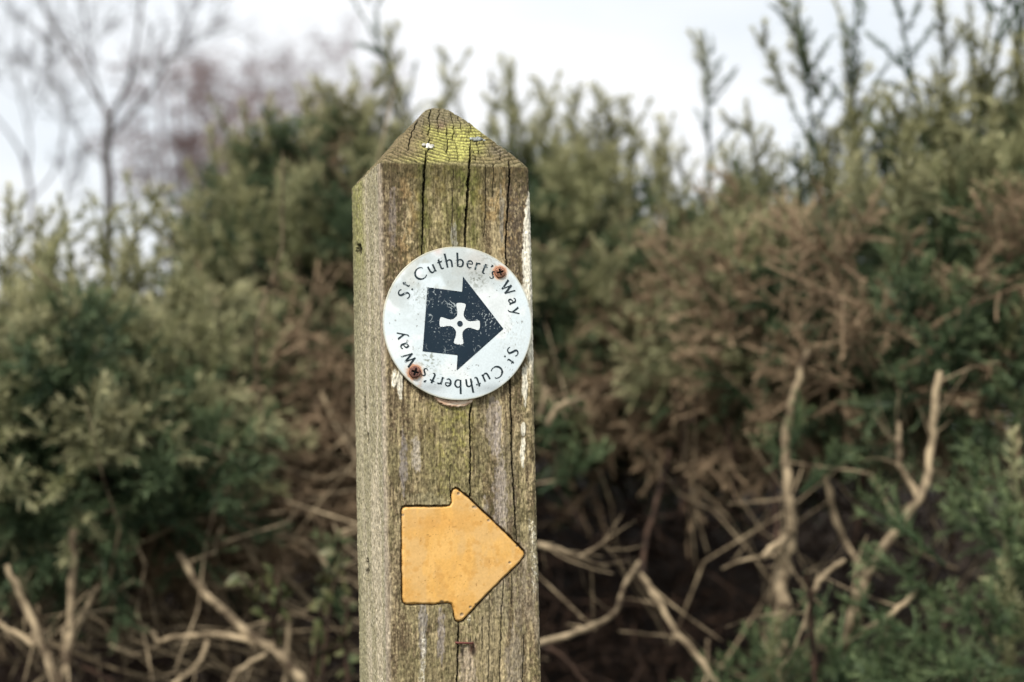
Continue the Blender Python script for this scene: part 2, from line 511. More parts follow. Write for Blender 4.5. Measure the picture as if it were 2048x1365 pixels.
    edge_x = np.interp(py, [370, 385, 420, 470, 520, 600, 640, 700, 760, 830], [1066, 1060, 1053, 1050, 1048, 1050, 1051, 1056, 1060, 1068])
    pe = sst(0, 3, px - edge_x + 5 + (fbm(px / 4, py / 7, 81, 4) - 0.5) * 9) * sst(372, 384, py) * (1 - sst(700, 790, py))
    paint = np.maximum(paint, pe)
    for b_ in [(1050, 768, 6, 42, 82), (1046, 860, 5, 18, 83), (1045, 905, 5, 34, 84), (789, 760, 6, 20, 85), (800, 768, 6, 36, 86), (1066, 1090, 6, 55, 87), (1069, 1150, 7, 40, 88),
               (1058, 1050, 3, 20, 89), (847, 1310, 4, 65, 90), (843, 1370, 6, 40, 92), (938, 1238, 3, 12, 93)]:
        paint = np.maximum(paint, blob(b_[0], b_[1], b_[2], b_[3], b_[4]) * (0.9 if b_[4] < 87 or b_[4] > 89 else 0.75))
    speck = sst(0.55, 0.72, fbm(px / 3.0, py / 4.0, 99, 3))
    paint = np.where(fmask & (cap == 0), np.clip(paint, 0, 1), 0)
    paint[py > 1000] *= (0.25 + 0.75 * speck[py > 1000])
    H += paint * 0.00035

    # ---------------- colour (surface colour in sRGB 0..255, made linear at the end)
    C = np.zeros((len(P), 3))
    tan = np.array([172, 154, 116.]); dk = np.array([88, 73, 52.])
    st1 = .5 * fbm(S / 0.0045, Z / 0.050, 101, 4) + .5 * fbm(S / 0.0020, Z / 0.12, 102, 4); st2 = fbm(S / 0.0015, Z / 0.014, 103, 4)
    g1 = fbm(S / 0.0011, Z / 0.0016, 105, 3); g2 = fbm(S / 0.0030, Z / 0.0050, 107, 4)
    C[:] = tan
    dark = sst(0.455, 0.60, 0.33 * st1 + 0.27 * st2 + 0.22 * g1 + 0.18 * g2 + 0.03)
    C = mixc(C, dk, dark * 0.95)
    C = mixc(C, (186, 168, 128), sst(0.56, 0.70, g1) * 0.45)
    # front: regions
    F = front.astype(float)
    cool = sst(0.50, 0.62, fbm(S / 0.006, Z / 0.06, 111, 3))
    C = mixc(C, (132, 122, 116), F * cool * 0.45 * sst(780, 820, py) * sst(930, 990, px) * (1 - .5 * dark))
    # rich orange-brown patina in the top third
    C = mixc(C, (164, 130, 78), F * (1 - sst(480, 560, py)) * sst(0.45, 0.6, fbm(px / 30, py / 60, 113)) * sst(.42, .55, g2) * 0.5)
    # dark columns: left margin and the upper right band
    mL = (1 - sst(786, 812, px + (st1 - .5) * 34)) * F
    C = mixc(C, (82, 68, 52), mL * (0.55 + 0.5 * (g2 - 0.3)) * (0.35 + 0.65 * sst(0.42, .55, g1)) * (1 - .5 * sst(480, 620, py)))
    mR = sst(1004, 1020, px + (st1 - .5) * 20) * (1 - sst(560, 760, py)) * F
    C = mixc(C, (86, 74, 60), mR * (0.35 + 0.65 * sst(.40, .55, g1)) * .9)
    mT = (1 - sst(335, 395, py + (st1 - .5) * 60)) * F
    C = mixc(C, (76, 66, 40), mT * 0.6)
    # algae green: below the top edge, beside the two big checks
    gA = np.exp(-((px - 847) / 14) ** 2) + np.exp(-((px - 935) / 26) ** 2) + 0.55 * np.exp(-((px - 905) / 45) ** 2)
    gm = F * np.clip(gA, 0, 1) * (1 - sst(430, 620, py + (st2 - .5) * 90)) * (0.45 + 0.55 * sst(.35, .6, g2))
    C = mixc(C, (96, 102, 40), gm * 0.72)
    # yellow-green crust below the disc
    q = np.exp(-((px - 905 + (st1 - .5) * 60) / 50) ** 2) * (.35 + .65 * sst(.4, .6, fbm(px / 9, py / 12, 127, 3))) * sst(795, 812, py) * (1 - sst(950, 1120, py))
    cr = sst(0.40, 0.56, g1 * .6 + g2 * .4)
    C = mixc(C, (150, 148, 62), F * q * cr * 0.65)
    C = mixc(C, (90, 88, 40), F * q * (1 - cr) * 0.6)
    # mottled algae and bare grain
    mt = sst(.50, .60, fbm(px / 6.0, py / 10.0, 123, 3)) * sst(.38, .60, fbm(px / 38, py / 110, 124, 3))
    C = mixc(C, (82, 74, 46), F * mt * .62)
    mt2 = sst(.54, .62, fbm(px / 4.5, py / 6.5, 125, 3)) * sst(.42, .60, fbm(px / 45, py / 90, 126, 3)) * sst(760, 820, py)
    C = mixc(C, (160, 150, 104), F * mt2 * .4)
    # general olive crust low down
    q = F * sst(790, 900, py) * sst(0.46, 0.56, fbm(px / 26, py / 70, 121, 4))
    C = mixc(C, (150, 140, 98), q * cr * 0.5); C = mixc(C, (84, 76, 48), q * (1 - cr) * 0.45)
    # grey bare streaks
    for (x0, y0, a, b_, col, sd) in [(808, 930, 8, 60, (128, 120, 122), 131), (832, 910, 10, 40, (178, 168, 160), 132), (985, 850, 14, 60, (150, 138, 130), 133), (1000, 1000, 14, 90, (160, 148, 142), 134),
                                     (996, 860, 8, 60, (168, 156, 150), 135), (908, 470, 8, 30, (150, 148, 142), 136), (785, 440, 8, 60, (130, 118, 112), 137), (935, 1335, 20, 55, (176, 158, 138), 138),
                                     (882, 1270, 8, 60, (140, 130, 128), 139), (845, 1260, 9, 70, (140, 134, 134), 140), (1030, 1320, 18, 70, (140, 128, 112), 141), (975, 1290, 26, 80, (158, 142, 108), 142),
                                     (970, 1050, 10, 50, (150, 140, 132), 143), (1003, 430, 5, 60, (120, 116, 110), 144), (850, 1000, 40, 16, (152, 142, 108), 145)]:
        m_ = blob(x0, y0, a, b_, sd, 1.3)
        C = mixc(C, col, F * m_ * 0.75 * (0.6 + .4 * sst(.35, .55, g1)))
    # soft damp darkness hugging checks is real staining
    C = mixc(C, (58, 58, 28), F * np.exp(-((px - np.interp(py, [325, 500], [848, 843])) / 7) ** 2) * (1 - sst(400, 520, py)) * .6)
    # rust bleed at the staple
    C = mixc(C, (92, 52, 40), F * np.exp(-((px - 945) / 6) ** 2 - ((py - 1297) / 10) ** 2) * .8)
    C = mixc(C, (40, 33, 26), F * np.maximum(np.exp(-((px - 924) / 3.5) ** 2 - ((py - 1303) / 9) ** 2), np.exp(-((px - 947) / 3.5) ** 2 - ((py - 1303) / 10) ** 2)) * .85)
    C = mixc(C, (226, 222, 208), paint * 0.93)
    C = mixc(C, (172, 160, 146), F * (1 - sst(.0005, .0032, X + POST_W / 2 + (st2 - .5) * .002)) * .7)
    C = mixc(C, (26, 22, 15), np.where(front, cm, 0) * .9)
    C = mixc(C, (40, 32, 20), np.where(front, (1 - sst(.0001, .0005, np.abs(sdA))), 0) * .6)
    # left side
    Lm = left.astype(float)
    pit = sst(0.50, 0.64, fbm(S / 0.0013, Z / 0.0026, 151, 3))
    cl = np.zeros_like(C); cl[:] = (196, 181, 149)
    cl = mixc(cl, (164, 154, 118), sst(.4, .6, fbm(S / .01, Z / .07, 153, 3)))
    cl = mixc(cl, (116, 105, 78), pit * 0.45)
    cl = mixc(cl, (198, 188, 164), sst(.58, .7, g1) * .5)
    cl = mixc(cl, (180, 170, 160), (1 - sst(.0, .012, np.abs(Y))) * .45 * (1 - pit))
    gl = sst(0.036, 0.070, Y + (st1 - .5) * .02) * (1 - sst(420, 640, py + (st2 - .5) * 100))
    cl = mixc(cl, (150, 152, 58), gl * (.45 + .55 * cr) * .85)
    cl = mixc(cl, (110, 104, 60), gl * pit * .7)
    cl = mixc(cl, (132, 128, 88), sst(.05, .085, Y) * .5)
    cl = mixc(cl, (36, 30, 20), km * .9)
    C = C * (1 - Lm[:, None]) + cl * Lm[:, None]
    H -= np.where(left, pit * 0.00035, 0)
    # cap
    ct = np.zeros_like(C); ct[:] = (150, 142, 70)
    yel = fbm(px / 60, py / 30, 161, 3)
    ct = mixc(ct, (184, 181, 88), sst(-.9, .7, 1 - np.hypot((px - 915) / 100, (py - 285) / 52) + (yel - .5) * 1.2))
    br = 1 - sst(.25, .75, 1 - np.clip(np.abs(px - 905) / 135, 0, 1) + (yel - .5) * .8)
    ct = mixc(ct, (126, 108, 78), br * .9)
    ct = mixc(ct, (120, 108, 88), (1 - sst(236, 262, py + (yel - .5) * 30)) * .8)
    ct = mixc(ct, (128, 100, 88), np.exp(-((px - 882) / 12) ** 2 - ((py - 252) / 9) ** 2) * .8)
    ct = mixc(ct, (110, 102, 92), np.exp(-((px - 1000) / 30) ** 2 - ((py - 300) / 13) ** 2) * .6)
    ct = mixc(ct, (132, 120, 84), sst(318, 330, py) * .75)
    ct = mixc(ct, (62, 57, 30), ringm * .8)
    ct = mixc(ct, (96, 88, 50), sst(.55, .7, g1) * .0 + cc * .5)
    ct = mixc(ct, (210, 204, 160), np.where(tfront, (1 - sst(.0, .02, 1 - T)) * 0, 0))
    ct = mixc(ct, (20, 17, 10), chk * .6)
    grc = fbm(X / .0012, Y / .0012, 171, 3)
    ct = mixc(ct, (90, 84, 48), sst(.55, .7, grc) * .35)
    C = np.where(top[:, None], ct, C)
    C = np.where(front[:, None], C * np.array([1.075, 1.065, 1.03]), C)
    C = C * .80 + C.mean(axis=1)[:, None] * .20
    Cl = lin(np.clip(C, 0, 255)) * 0.86

    P2 = P + Nrm * H[:, None]
    nr = len(rows)
    i = np.arange(nr - 1)[:, None] * n; j = np.arange(n)[None, :]; j2 = (j + 1) % n
    Fq = np.stack([i + j, i + n + j, i + n + j2, i + j2], -1).reshape(-1, 4)
    # apex fan: collapse the first ring
    apex = P2[:n].mean(axis=0)
    P2[:n] = apex + (P2[:n] - apex) * 0.02
    me = np_mesh('timber_post', P2, Fq, Cl, [M_wood])
    o = obj('timber', me, parent)
    return o

post = empty('waymark_post', (0, 0, 0), 'square weathered timber waymark post with pointed mossy top, round white disc and yellow arrow', 'waymark post')
# root at the foot of the post
FOOT = Vector(MPn @ np.array([0, POST_W / 2, -1.40]) + np.array(T0)) + Vector((0, 0, CAM_H))
post.location = FOOT
frame_ = Matrix.Translation(-FOOT) @ post_mat
def on_post(o):
    o.matrix_local = frame_
    return o
on_post(build_post(post))

# ------------------------------------------------------------------ generic flush sheet from a signed distance function
def sheet(name, sdf, bounds, res, yf, colf, mat, snap=True):
    x0, x1, z0, z1 = bounds
    xs = np.arange(x0, x1, res); zs = np.arange(z0, z1, res)
    X, Z = np.meshgrid(xs, zs)
    X = X.ravel(); Z = Z.ravel()
    sd = sdf(X, Z)
    if snap:
        e = res * 0.25
        gx = (sdf(X + e, Z) - sdf(X - e, Z)) / (2 * e); gz = (sdf(X, Z + e) - sdf(X, Z - e)) / (2 * e)
        g = np.maximum(np.hypot(gx, gz), 1e-6)
        mv = (np.abs(sd) < res * 0.75)
        X = np.where(mv, X - sd * gx / g, X); Z = np.where(mv, Z - sd * gz / g, Z)
        sd = np.where(mv, 0, sd)
    nx, nz_ = len(xs), len(zs)
    ii = (np.arange(nz_ - 1)[:, None] * nx + np.arange(nx - 1)[None, :]).ravel()
    Fq = np.stack([ii, ii + 1, ii + nx + 1, ii + nx], 1)
    keep = (sd[Fq] <= 1e-9).all(axis=1)
    Fq = Fq[keep]
    used, inv = np.unique(Fq, return_inverse=True)
    Fq = inv.reshape(Fq.shape)
    X, Z, sd = X[used], Z[used], sd[used]
    V = np.stack([X, yf(X, Z, sd), Z], 1)
    return np_mesh(name, V, Fq, colf(X, Z, sd) if colf else None, [mat])

# yellow arrow, set in the routed recess
CHIPS = [(918, 988, 4, 3.5), (950, 1015, 6, 3.5), (978, 1041.5, 4, 3), (884, 1205, 5, 4), (924, 1230, 4, 4), (941, 1215, 3, 3), (952, 1210, 3, 3), (806, 1031, 3, 3), (1020, 1126, 3, 2.5), (1035, 1093, 3, 2), (902, 1211, 3, 2)]
def arrow_sd(X, Z):
    return poly_sd(X, Z, ARROW) + 0.00022 + (fbm(X / 0.003, Z / 0.003, 201, 3) - 0.5) * 0.0005
def arrow_y(X, Z, sd):
    t = np.clip(-sd / 0.0016, 0, 1)
    dome = 1 - (1 - t) ** 2
    y = 0.0026 - 0.0024 * dome
    y -= (fbm(X / 0.018, Z / 0.018, 203, 3) - 0.5) * 0.0007 * t
    px, py = to_px(np.stack([X, X * 0, Z], 1))
    for (a, b, r1, r2) in CHIPS:
        y += 0.0005 * (1 - sst(0.5, 1.1, np.hypot((px - a) / r1, (py - b) / r2)))
    return y
def arrow_c(X, Z, sd):
    px, py = to_px(np.stack([X, X * 0, Z], 1))
    C = np.zeros((len(X), 3)); C[:] = (222, 179, 114)
    C = mixc(C, (216, 164, 86), sst(.42, .62, fbm(X / .012, Z / .012, 205, 4)) * .6)
    C = mixc(C, (240, 186, 100), sst(.5, .65, fbm(X / .009, Z / .02, 207, 4)) * .5)
    C = mixc(C, (204, 150, 76), sst(.60, .72, fbm(X / .0035, Z / .0035, 209, 3)) * .4)
    C = mixc(C, (196, 138, 64), np.exp(-((py - 1048) / 16) ** 2 - ((px - 870) / 60) ** 2) * .28)
    C = mixc(C, (140, 98, 50), sst(.90, .96, vnoise(X / .0008, Z / .0008, 211)) * sst(.4, .6, fbm(X / .01, Z / .01, 213)) * .7)
    for (a, b, r1, r2) in CHIPS:
        m_ = 1 - sst(0.6, 1.15, np.hypot((px - a) / r1, (py - b) / r2) + (fbm(px / 3, py / 3, 214) - .5) * .6)
        C = mixc(C, (160, 140, 118), m_ * .75)
    C = mixc(C, (150, 108, 54), (1 - sst(.0001, .0005, -sd)) * .6)
    return lin(C) * 0.9
a0, a1 = ARROW.min(axis=0), ARROW.max(axis=0)
me = sheet('yellow_arrow', arrow_sd, (a0[0] - .001, a1[0] + .001, a0[1] - .001, a1[1] + .001), 0.00042, arrow_y, arrow_c, M_yel)
on_post(obj('direction_arrow', me, post, label='ochre yellow arrow set into the timber, pointing right'))

# ------------------------------------------------------------------ the disc
DC = np.array(face(918, 646.5, -0.004))
DR = abs(face(1068.5, 646.5, -0.004)[0] - face(767.5, 646.5, -0.004)[0]) / 2
dz = abs(face(918, 495, -0.004)[1] - face(918, 798, -0.004)[1]) / 2
DR = (DR + dz) / 2
UP = DR / 150.6                      # one photo pixel on the disc in metres
DISC_Y = -0.0042
def disc_y(u, v):
    """front surface of the disc; u, v in metres from its centre"""
    r = np.hypot(u, v) / DR
    return DISC_Y + 0.0010 * r ** 4 - (fbm(u / .022 + 3, v / .022 + 9, 301, 2) - .5) * 0.0008

SCREWS = [(.569, .667, 11.8 * UP), (-.599, -.632, 13.2 * UP)]
def build_disc():
    nr, na = 110, 300
    rr = np.sqrt(np.linspace(0, 1, nr)) ** 1.3 * DR
    rr[0] = 0.00005
    A = np.arange(na) / na * 2 * math.pi
    Rg, Ag = np.meshgrid(rr, A, indexing='ij')
    wob = 1 + 0.0025 * np.sin(3 * Ag + 1) * (Rg / DR) + (fbm(Ag * 14, Ag * 0, 311, 3) - .5) * 0.004 * (Rg / DR) ** 8
    u = (Rg * np.cos(Ag) * wob).ravel(); v = (Rg * np.sin(Ag) * wob).ravel()
    y = disc_y(u, v)
    V = [np.stack([u, y, v], 1)]
    # rim rings and back
    ul, vl = u[-na:], v[-na:]; yl = y[-na:]
    for k, (q, dy) in enumerate([(1.003, .0002), (1.004, .0006), (1.003, .0013), (.985, .0016), (.6, .0017), (.01, .0017)]):
        V.append(np.stack([ul * q, yl + dy, vl * q], 1))
    V = np.concatenate(V)
    rows = nr + 6
    i = np.arange(rows - 1)[:, None] * na; j = np.arange(na)[None, :]; j2 = (j + 1) % na
    Fq = np.stack([i + j, i + j2, i + na + j2, i + na + j], -1).reshape(-1, 4)
    U, W = V[:, 0] / DR, V[:, 2] / DR
    r = np.hypot(U, W)
    C = np.zeros((len(V), 3)); C[:] = (220, 231, 236)
    cl = fbm(U * 3.2 + 4, W * 3.2 + 8, 321, 4)
    C = mixc(C, (232, 238, 240), sst(.5, .65, cl))
    C = mixc(C, (186, 194, 194), sst(.45, .62, fbm(U * 2.6 + 1, W * 2.6, 323, 4)) * sst(-.1, .6, W - U * .2) * .75)
    C = mixc(C, (176, 176, 164), sst(.48, .62, fbm(U * 5, W * 5, 325, 4)) * np.exp(-((U + .35) ** 2 + (W - .72) ** 2) / .10) * .6)
    C = mixc(C, (196, 188, 180), np.exp(-((U - .25) ** 2 + (W - .8) ** 2) / .03) * .55)
    C = mixc(C, (206, 172, 160), np.exp(-((U + .26) ** 2 + (W - .95) ** 2) / .004) * .5)
    C = mixc(C, (170, 176, 174), np.exp(-((U - .28) ** 2 / .02 + (W - .62) ** 2 / .008)) * .6)
    C = mixc(C, (168, 176, 180), np.exp(-((U - .45) ** 2 / .05 + (W + .86) ** 2 / .004)) * .6)
    C = mixc(C, (172, 178, 182), np.exp(-((U + .4) ** 2 / .04 + (W + .83) ** 2 / .003)) * .6)
    sp = sst(.52, .70, fbm(U * 46, W * 46, 327, 2)) * .8
    for (a, b, s, col, k) in [(.26, .57, .012, (96, 100, 88), .8), (-.40, -.47, .022, (104, 108, 92), .8), (-.5, .32, .03, (140, 146, 142), .5), (.45, .78, .03, (120, 120, 110), .5), (.7, -.15, .05, (150, 150, 140), .3)]:
        C = mixc(C, col, sp * np.exp(-((U - a) ** 2 + (W - b) ** 2) / s) * k)
    C = mixc(C, (70, 66, 60), sst(.86, .9, vnoise(U * 60, W * 60, 329)) * sst(.62, .7, vnoise(U * 9, W * 9, 330)) * .5)
    for (a, b, rr_) in SCREWS:
        q = np.hypot(U - a, W - b) * DR / rr_
        n_ = fbm(U * 22, W * 22, 331, 3) - .5
        C = mixc(C, (178, 92, 48), (1 - sst(1.02, 1.34, q + n_ * .5)) * .85)
        C = mixc(C, (222, 196, 172), (1 - sst(1.1, 1.9, q + n_ * .8)) * .45)
    a, b, rr_ = SCREWS[1]
    C = mixc(C, (188, 116, 76), np.exp(-((U - a - .03) / .045) ** 2 - ((W - b + .13) / .06) ** 2) * (sst(.4, .6, fbm(U * 20, W * 12, 333))) * .8)
    C = mixc(C, (176, 168, 140), sst(.975, 1.0, r) * .55)
    me = np_mesh('disc_plate', V, Fq[:, ::-1], lin(C) * .93, [M_disc])
    return me

disc_frame = Matrix.Translation(Vector((DC[0], 0, DC[1])))
plaque = obj('waymark_disc', build_disc(), post, label='round white weathered disc lettered St Cuthbert\'s Way round a navy arrow')
plaque.matrix_local = frame_ @ disc_frame

def pc(lst):
    return [(a * DR, b * DR) for a, b in lst]
ARR = pc([(-.412, .466), (.049, .408), (.065, .611), (.601, -.077), (-.047, -.620), (-.032, -.419), (-.494, -.366)])
def prt(off):
    return lambda X, Z, sd: disc_y(X, Z) - off
me = sheet('navy_arrow', lambda X, Z: poly_sd(X, Z, ARR), (-.5 * DR, .62 * DR, -.64 * DR, .63 * DR), 0.0006, prt(0.00012), None, M_print)
obj('arrow_print', me, plaque)
# cross with flared arms
q = [(-28, 152), (-12, 155), (12, 155), (28, 152), (34.5, 147), (36.5, 140), (32, 118), (26, 96), (23.5, 78), (25, 62), (31, 50), (40, 40)]
q = q[:]
quarter = [(x, y) for x, y in q] + [(y, x) for x, y in reversed(q[5:-1])] + []
outline = []
for k in range(4):
    a = -k * math.pi / 2 - math.radians(5.0)
    for (x, y) in [(-34, 140), (-32, 147)] + q[:-1] + [(38, 38)]:
        pass
    pts = [(-31, 50), (-25, 62), (-23.5, 78), (-26, 96), (-32, 118), (-36.5, 140), (-34.5, 147)] + q
    for (x, y) in pts:
        outline.append((x * math.cos(a) - y * math.sin(a), x * math.sin(a) + y * math.cos(a)))
CROSS = [(x / 571 * DR + .009 * DR, y / 571 * DR - .009 * DR) for x, y in outline]
def const_c(c):
    return lambda X, Z, sd: np.tile(lin(c) * .93, (len(X), 1))
me = sheet('cross', lambda X, Z: poly_sd(X, Z, CROSS), (-.3 * DR, .3 * DR, -.3 * DR, .3 * DR), 0.00034, prt(0.00024), const_c((222, 228, 230)), M_disc)
obj('cross_print', me, plaque)
cxx, cyy = .009 * DR, -.009 * DR
me = sheet('dot', lambda X, Z: np.hypot(X - cxx, Z - cyy) - .0375 * DR, (-.06 * DR, .07 * DR, -.07 * DR, .06 * DR), 0.0003, prt(0.00042), const_c((30, 46, 60)), M_disc)
obj('dot_print', me, plaque)

# lettering: drawn pen strokes, bent round the disc
def arc_pts(cx, cy, rx, ry, a0, a1, n=16):
    return [(cx + rx * math.cos(math.radians(a0 + (a1 - a0) * i / n)), cy + ry * math.sin(math.radians(a0 + (a1 - a0) * i / n))) for i in range(n + 1)]
S_ = [([(5.4, 20.2), (2.2, 22.6), (-2.2, 22.4), (-4.9, 19.4), (-4.2, 15.6), (0, 12.2), (4.4, 8.6), (5.8, 4.8), (3.4, 1.2), (-1.2, .4), (-5.4, 2.6)], [1.4, 1.8, 2.2, 2.7, 3.3, 3.6, 3.3, 2.7, 2.2, 1.8, 1.4])]
def scl(g, k, kw=1.0, dx=0, dy=0):
    return [([(x * k + dx, y * k + dy) for x, y in p], [w_ * kw for w_ in ws]) for p, ws in g]
GLY = {
    'S': S_,
    's': scl(S_, .67, .85),
    't': [([(-.4, 19.5), (-.4, 5), (.4, 1.6), (2.8, .5), (5.2, 1.4)], [3.0, 3.2, 3.0, 2.2, 1.2]), ([(-4.4, 14.4), (5.0, 14.6)], [2.0, 2.0])],
    'C': [(arc_pts(1.5, 11.5, 11.5, 11.2, 48, 312, 18), [1.6] * 4 + [2.4] * 2 + [3.3] * 7 + [2.4] * 2 + [1.6] * 4), ([(9.2, 20.4), (9.4, 17.2)], [1.6, 1.2])],
    'u': [([(-5.2, 15), (-5.2, 5.5), (-3.8, 1.6), (-.8, .5), (2.6, 2.0), (5.0, 4.8)], [3.0, 3.2, 3, 2.3, 1.8, 1.4]), ([(5.0, 15), (5.0, 0)], [3.0, 3.2]), ([(4.6, .7), (7.4, .7)], [1.5, 1.0])],
    'h': [([(-5, 28), (-5, 0)], [3.0, 3.3]), ([(-5, 9.6), (-2.2, 13.8), (1.4, 14.6), (4.4, 12.4), (5, 8), (5, 0)], [1.4, 1.8, 2.4, 3.0, 3.2, 3.2]), ([(-7, 27.4), (-5, 27.6)], [1.2, 1.6])],
    'b': [([(-5.4, 28), (-5.4, .4)], [3.0, 3.2]), ([(-5.4, 10.6), (-2.2, 14.2), (2.0, 14.2), (5.2, 10.8), (5.6, 7), (4.6, 3), (1.6, .7), (-2.2, .5), (-5.4, 1.8)], [1.4, 1.8, 2.4, 3.1, 3.3, 3.0, 2.2, 1.8, 1.5])],
    'e': [([(-4.6, 8.2), (4.8, 8.8)], [1.6, 1.6]), ([(4.9, 8.6), (4.2, 12.6), (.8, 14.7), (-3.2, 13.0), (-5.0, 8.2), (-3.8, 3.2), (0, .6), (4.8, 2.4)], [1.8, 2.1, 2.0, 2.8, 3.3, 3.0, 2.2, 1.2])],
    'r': [([(-2.8, 15), (-2.8, 0)], [3.0, 3.3]), ([(-2.8, 10), (-.8, 13.4), (1.6, 14.8), (4.0, 14.2)], [1.4, 1.9, 2.5, 2.6])],
    "'": [([(.6, 27.5), (.8, 25.2), (-.8, 22.2)], [3.2, 2.8, 1.0])],
    'W': [([(-11, 23), (-5.4, .5)], [3.4, 3.2]), ([(-5.6, .8), (-.2, 21)], [1.9, 1.9]), ([(-.6, 22), (5.4, .5)], [3.4, 3.2]), ([(5.2, .8), (11.2, 23)], [1.9, 1.8]), ([(-13, 22.6), (-9, 22.6)], [1.2, 1.2])],
    'a': [([(-4.0, 12.6), (-1.2, 14.6), (2.2, 13.8), (3.8, 10.6), (3.8, 2.0), (4.6, .6), (6.6, .6)], [1.6, 2.0, 2.6, 3.1, 3.1, 2.3, 1.2]), ([(3.8, 8.8), (-.8, 7.8), (-4.4, 5.2), (-4.2, 1.8), (-1.2, .5), (3.6, 3.6)], [1.5, 1.8, 2.8, 2.9, 2.0, 1.4])],
    'y': [([(-5.8, 15), (.2, 1.6)], [3.3, 2.9]), ([(5.8, 15), (-.4, -1.0), (-3.0, -5.4), (-6.2, -6.8)], [1.9, 2.1, 2.2, 1.5]), ([(-7.6, 14.6), (-4, 14.6)], [1.1, 1.1])],
    '.': [([(0, 1.7), (0.05, -1.7)], [3.4, 3.4])],
}
def smooth_path(p, ws, sub=5):
    if len(p) < 3:
        return p, ws
    P = [np.array(a, float) for a in p]
    P = [2 * P[0] - P[1]] + P + [2 * P[-1] - P[-2]]
    op, ow = [], []
    for i in range(1, len(P) - 2):
        for s in range(sub):
            t = s / sub
            a, b, c, d = P[i - 1], P[i], P[i + 1], P[i + 2]
            op.append(tuple(.5 * ((2 * b) + (-a + c) * t + (2 * a - 5 * b + 4 * c - d) * t * t + (-a + 3 * b - 3 * c + d) * t ** 3)))
            ow.append(ws[i - 1] * (1 - t) + ws[i] * t)
    op.append(tuple(P[-2])); ow.append(ws[-1])
    return op, ow
def letter_mesh(ch, ang_deg, rbase, k=1.0):
    V, Fc = [], []
    for si, (p, ws) in enumerate(GLY[ch]):
        p, ws = smooth_path(p, ws)
        if len(p) == 2:   # subdivide straight strokes so they bend with the ring
            p = [(p[0][0] + (p[1][0] - p[0][0]) * t, p[0][1] + (p[1][1] - p[0][1]) * t) for t in (0, .25, .5, .75, 1)]
            ws = [ws[0] + (ws[1] - ws[0]) * t for t in (0, .25, .5, .75, 1)]
        P = np.array(p) * k
        d = np.gradient(P, axis=0); d /= np.maximum(np.linalg.norm(d, axis=1), 1e-9)[:, None]
        nrm = np.stack([-d[:, 1], d[:, 0]], 1)
        wsa = np.array(ws)[:, None] * .56 * (k ** .5)
        for side in (0,):
            base = len(V)
            for a, b in zip(P + nrm * wsa, P - nrm * wsa):
                for (x, y) in (a, b):
                    rad = (rbase + y) * UP
                    th = math.radians(ang_deg) + x / (rbase + 8)
                    u, v = rad * math.sin(th), rad * math.cos(th)
                    V.append((u, float(disc_y(np.array([u]), np.array([v]))[0]) - 0.00016 - si * 0.00003, v))
            for i in range(len(P) - 1):
                Fc.append((base + 2 * i, base + 2 * i + 1, base + 2 * i + 3, base + 2 * i + 2))
    return np_mesh('letter', V, Fc, None, [M_letter], smooth=False)
TXT = [('S', -62.5, 111, 1.0), ('t', -54.2, 122, .72), ('.', -54.4, 113.5, .9), ('C', -38, 111, 1), ('u', -26.2, 111, 1), ('t', -17.2, 111, 1), ('h', -8.4, 111, 1), ('b', 2.4, 111, 1), ('e', 11.8, 111, 1),
       ('r', 19.6, 111, 1), ('t', 26.6, 111, 1), ("'", 31.6, 108, 1), ('s', 36.6, 111, 1), ('W', 55.6, 111, 1), ('a', 68.2, 111, 1), ('y', 78.6, 111, 1)]
for rot in (0, 180):
    for ch, a, rb, k in TXT:
        obj('letter', letter_mesh(ch, a + rot, rb, k), plaque)

# cross-head screws
def screw_mesh(R0, seed, tone):
    nr, na = 34, 96
    rr = np.linspace(0.01, 1.0, nr)
    A = np.arange(na) / na * 2 * math.pi
    Rg, Ag = np.meshgrid(rr, A, indexing='ij')
    u = (Rg * np.cos(Ag)).ravel(); v = (Rg * np.sin(Ag)).ravel(); r = Rg.ravel()
    h = 0.0003 + 0.0012 * np.sqrt(np.clip(1.06 - r ** 2, 0, 1)) ** .8
    c, s = math.cos(.25 + seed), math.sin(.25 + seed)
    a = np.abs(u * c + v * s); b = np.abs(-u * s + v * c)
    arm = lambda p, q: (1 - sst(.15, .21, q + p * .06)) * (1 - sst(.56, .66, p))
    cr = np.maximum(np.maximum(arm(a, b), arm(b, a)), 1 - sst(.20, .30, r))
    h = h - cr * 0.0012 + (fbm(u * 6, v * 6, 400 + seed, 3) - .5) * 0.0002
    V = [np.stack([u * R0, -h, v * R0], 1)]
    V.append(np.stack([u[-na:] * R0 * 1.01, np.full(na, .0012), v[-na:] * R0 * 1.01], 1))
    V = np.concatenate(V)
    rows = nr + 1
    i = np.arange(rows - 1)[:, None] * na; j = np.arange(na)[None, :]; j2 = (j + 1) % na
    Fq = np.stack([i + j, i + na + j, i + na + j2, i + j2], -1).reshape(-1, 4)
    C = np.zeros((len(V), 3)); C[:] = tone
    cc_ = np.concatenate([cr, np.zeros(na)]); uu = V[:, 0] / R0; vv = V[:, 2] / R0
    C = mixc(C, (176, 128, 102), sst(.5, .65, fbm(uu * 5, vv * 5, 410 + seed, 3)) * .6)
    C = mixc(C, (80, 48, 40), sst(.45, .6, fbm(uu * 4 + 5, vv * 4, 412 + seed, 3)) * .7)
    C = mixc(C, (16, 10, 9), sst(.15, .6, cc_))
    C = mixc(C, (84, 46, 30), sst(.88, 1.0, np.hypot(uu, vv)) * .6)
    return np_mesh('screw', V, Fq, lin(C), [M_rust])
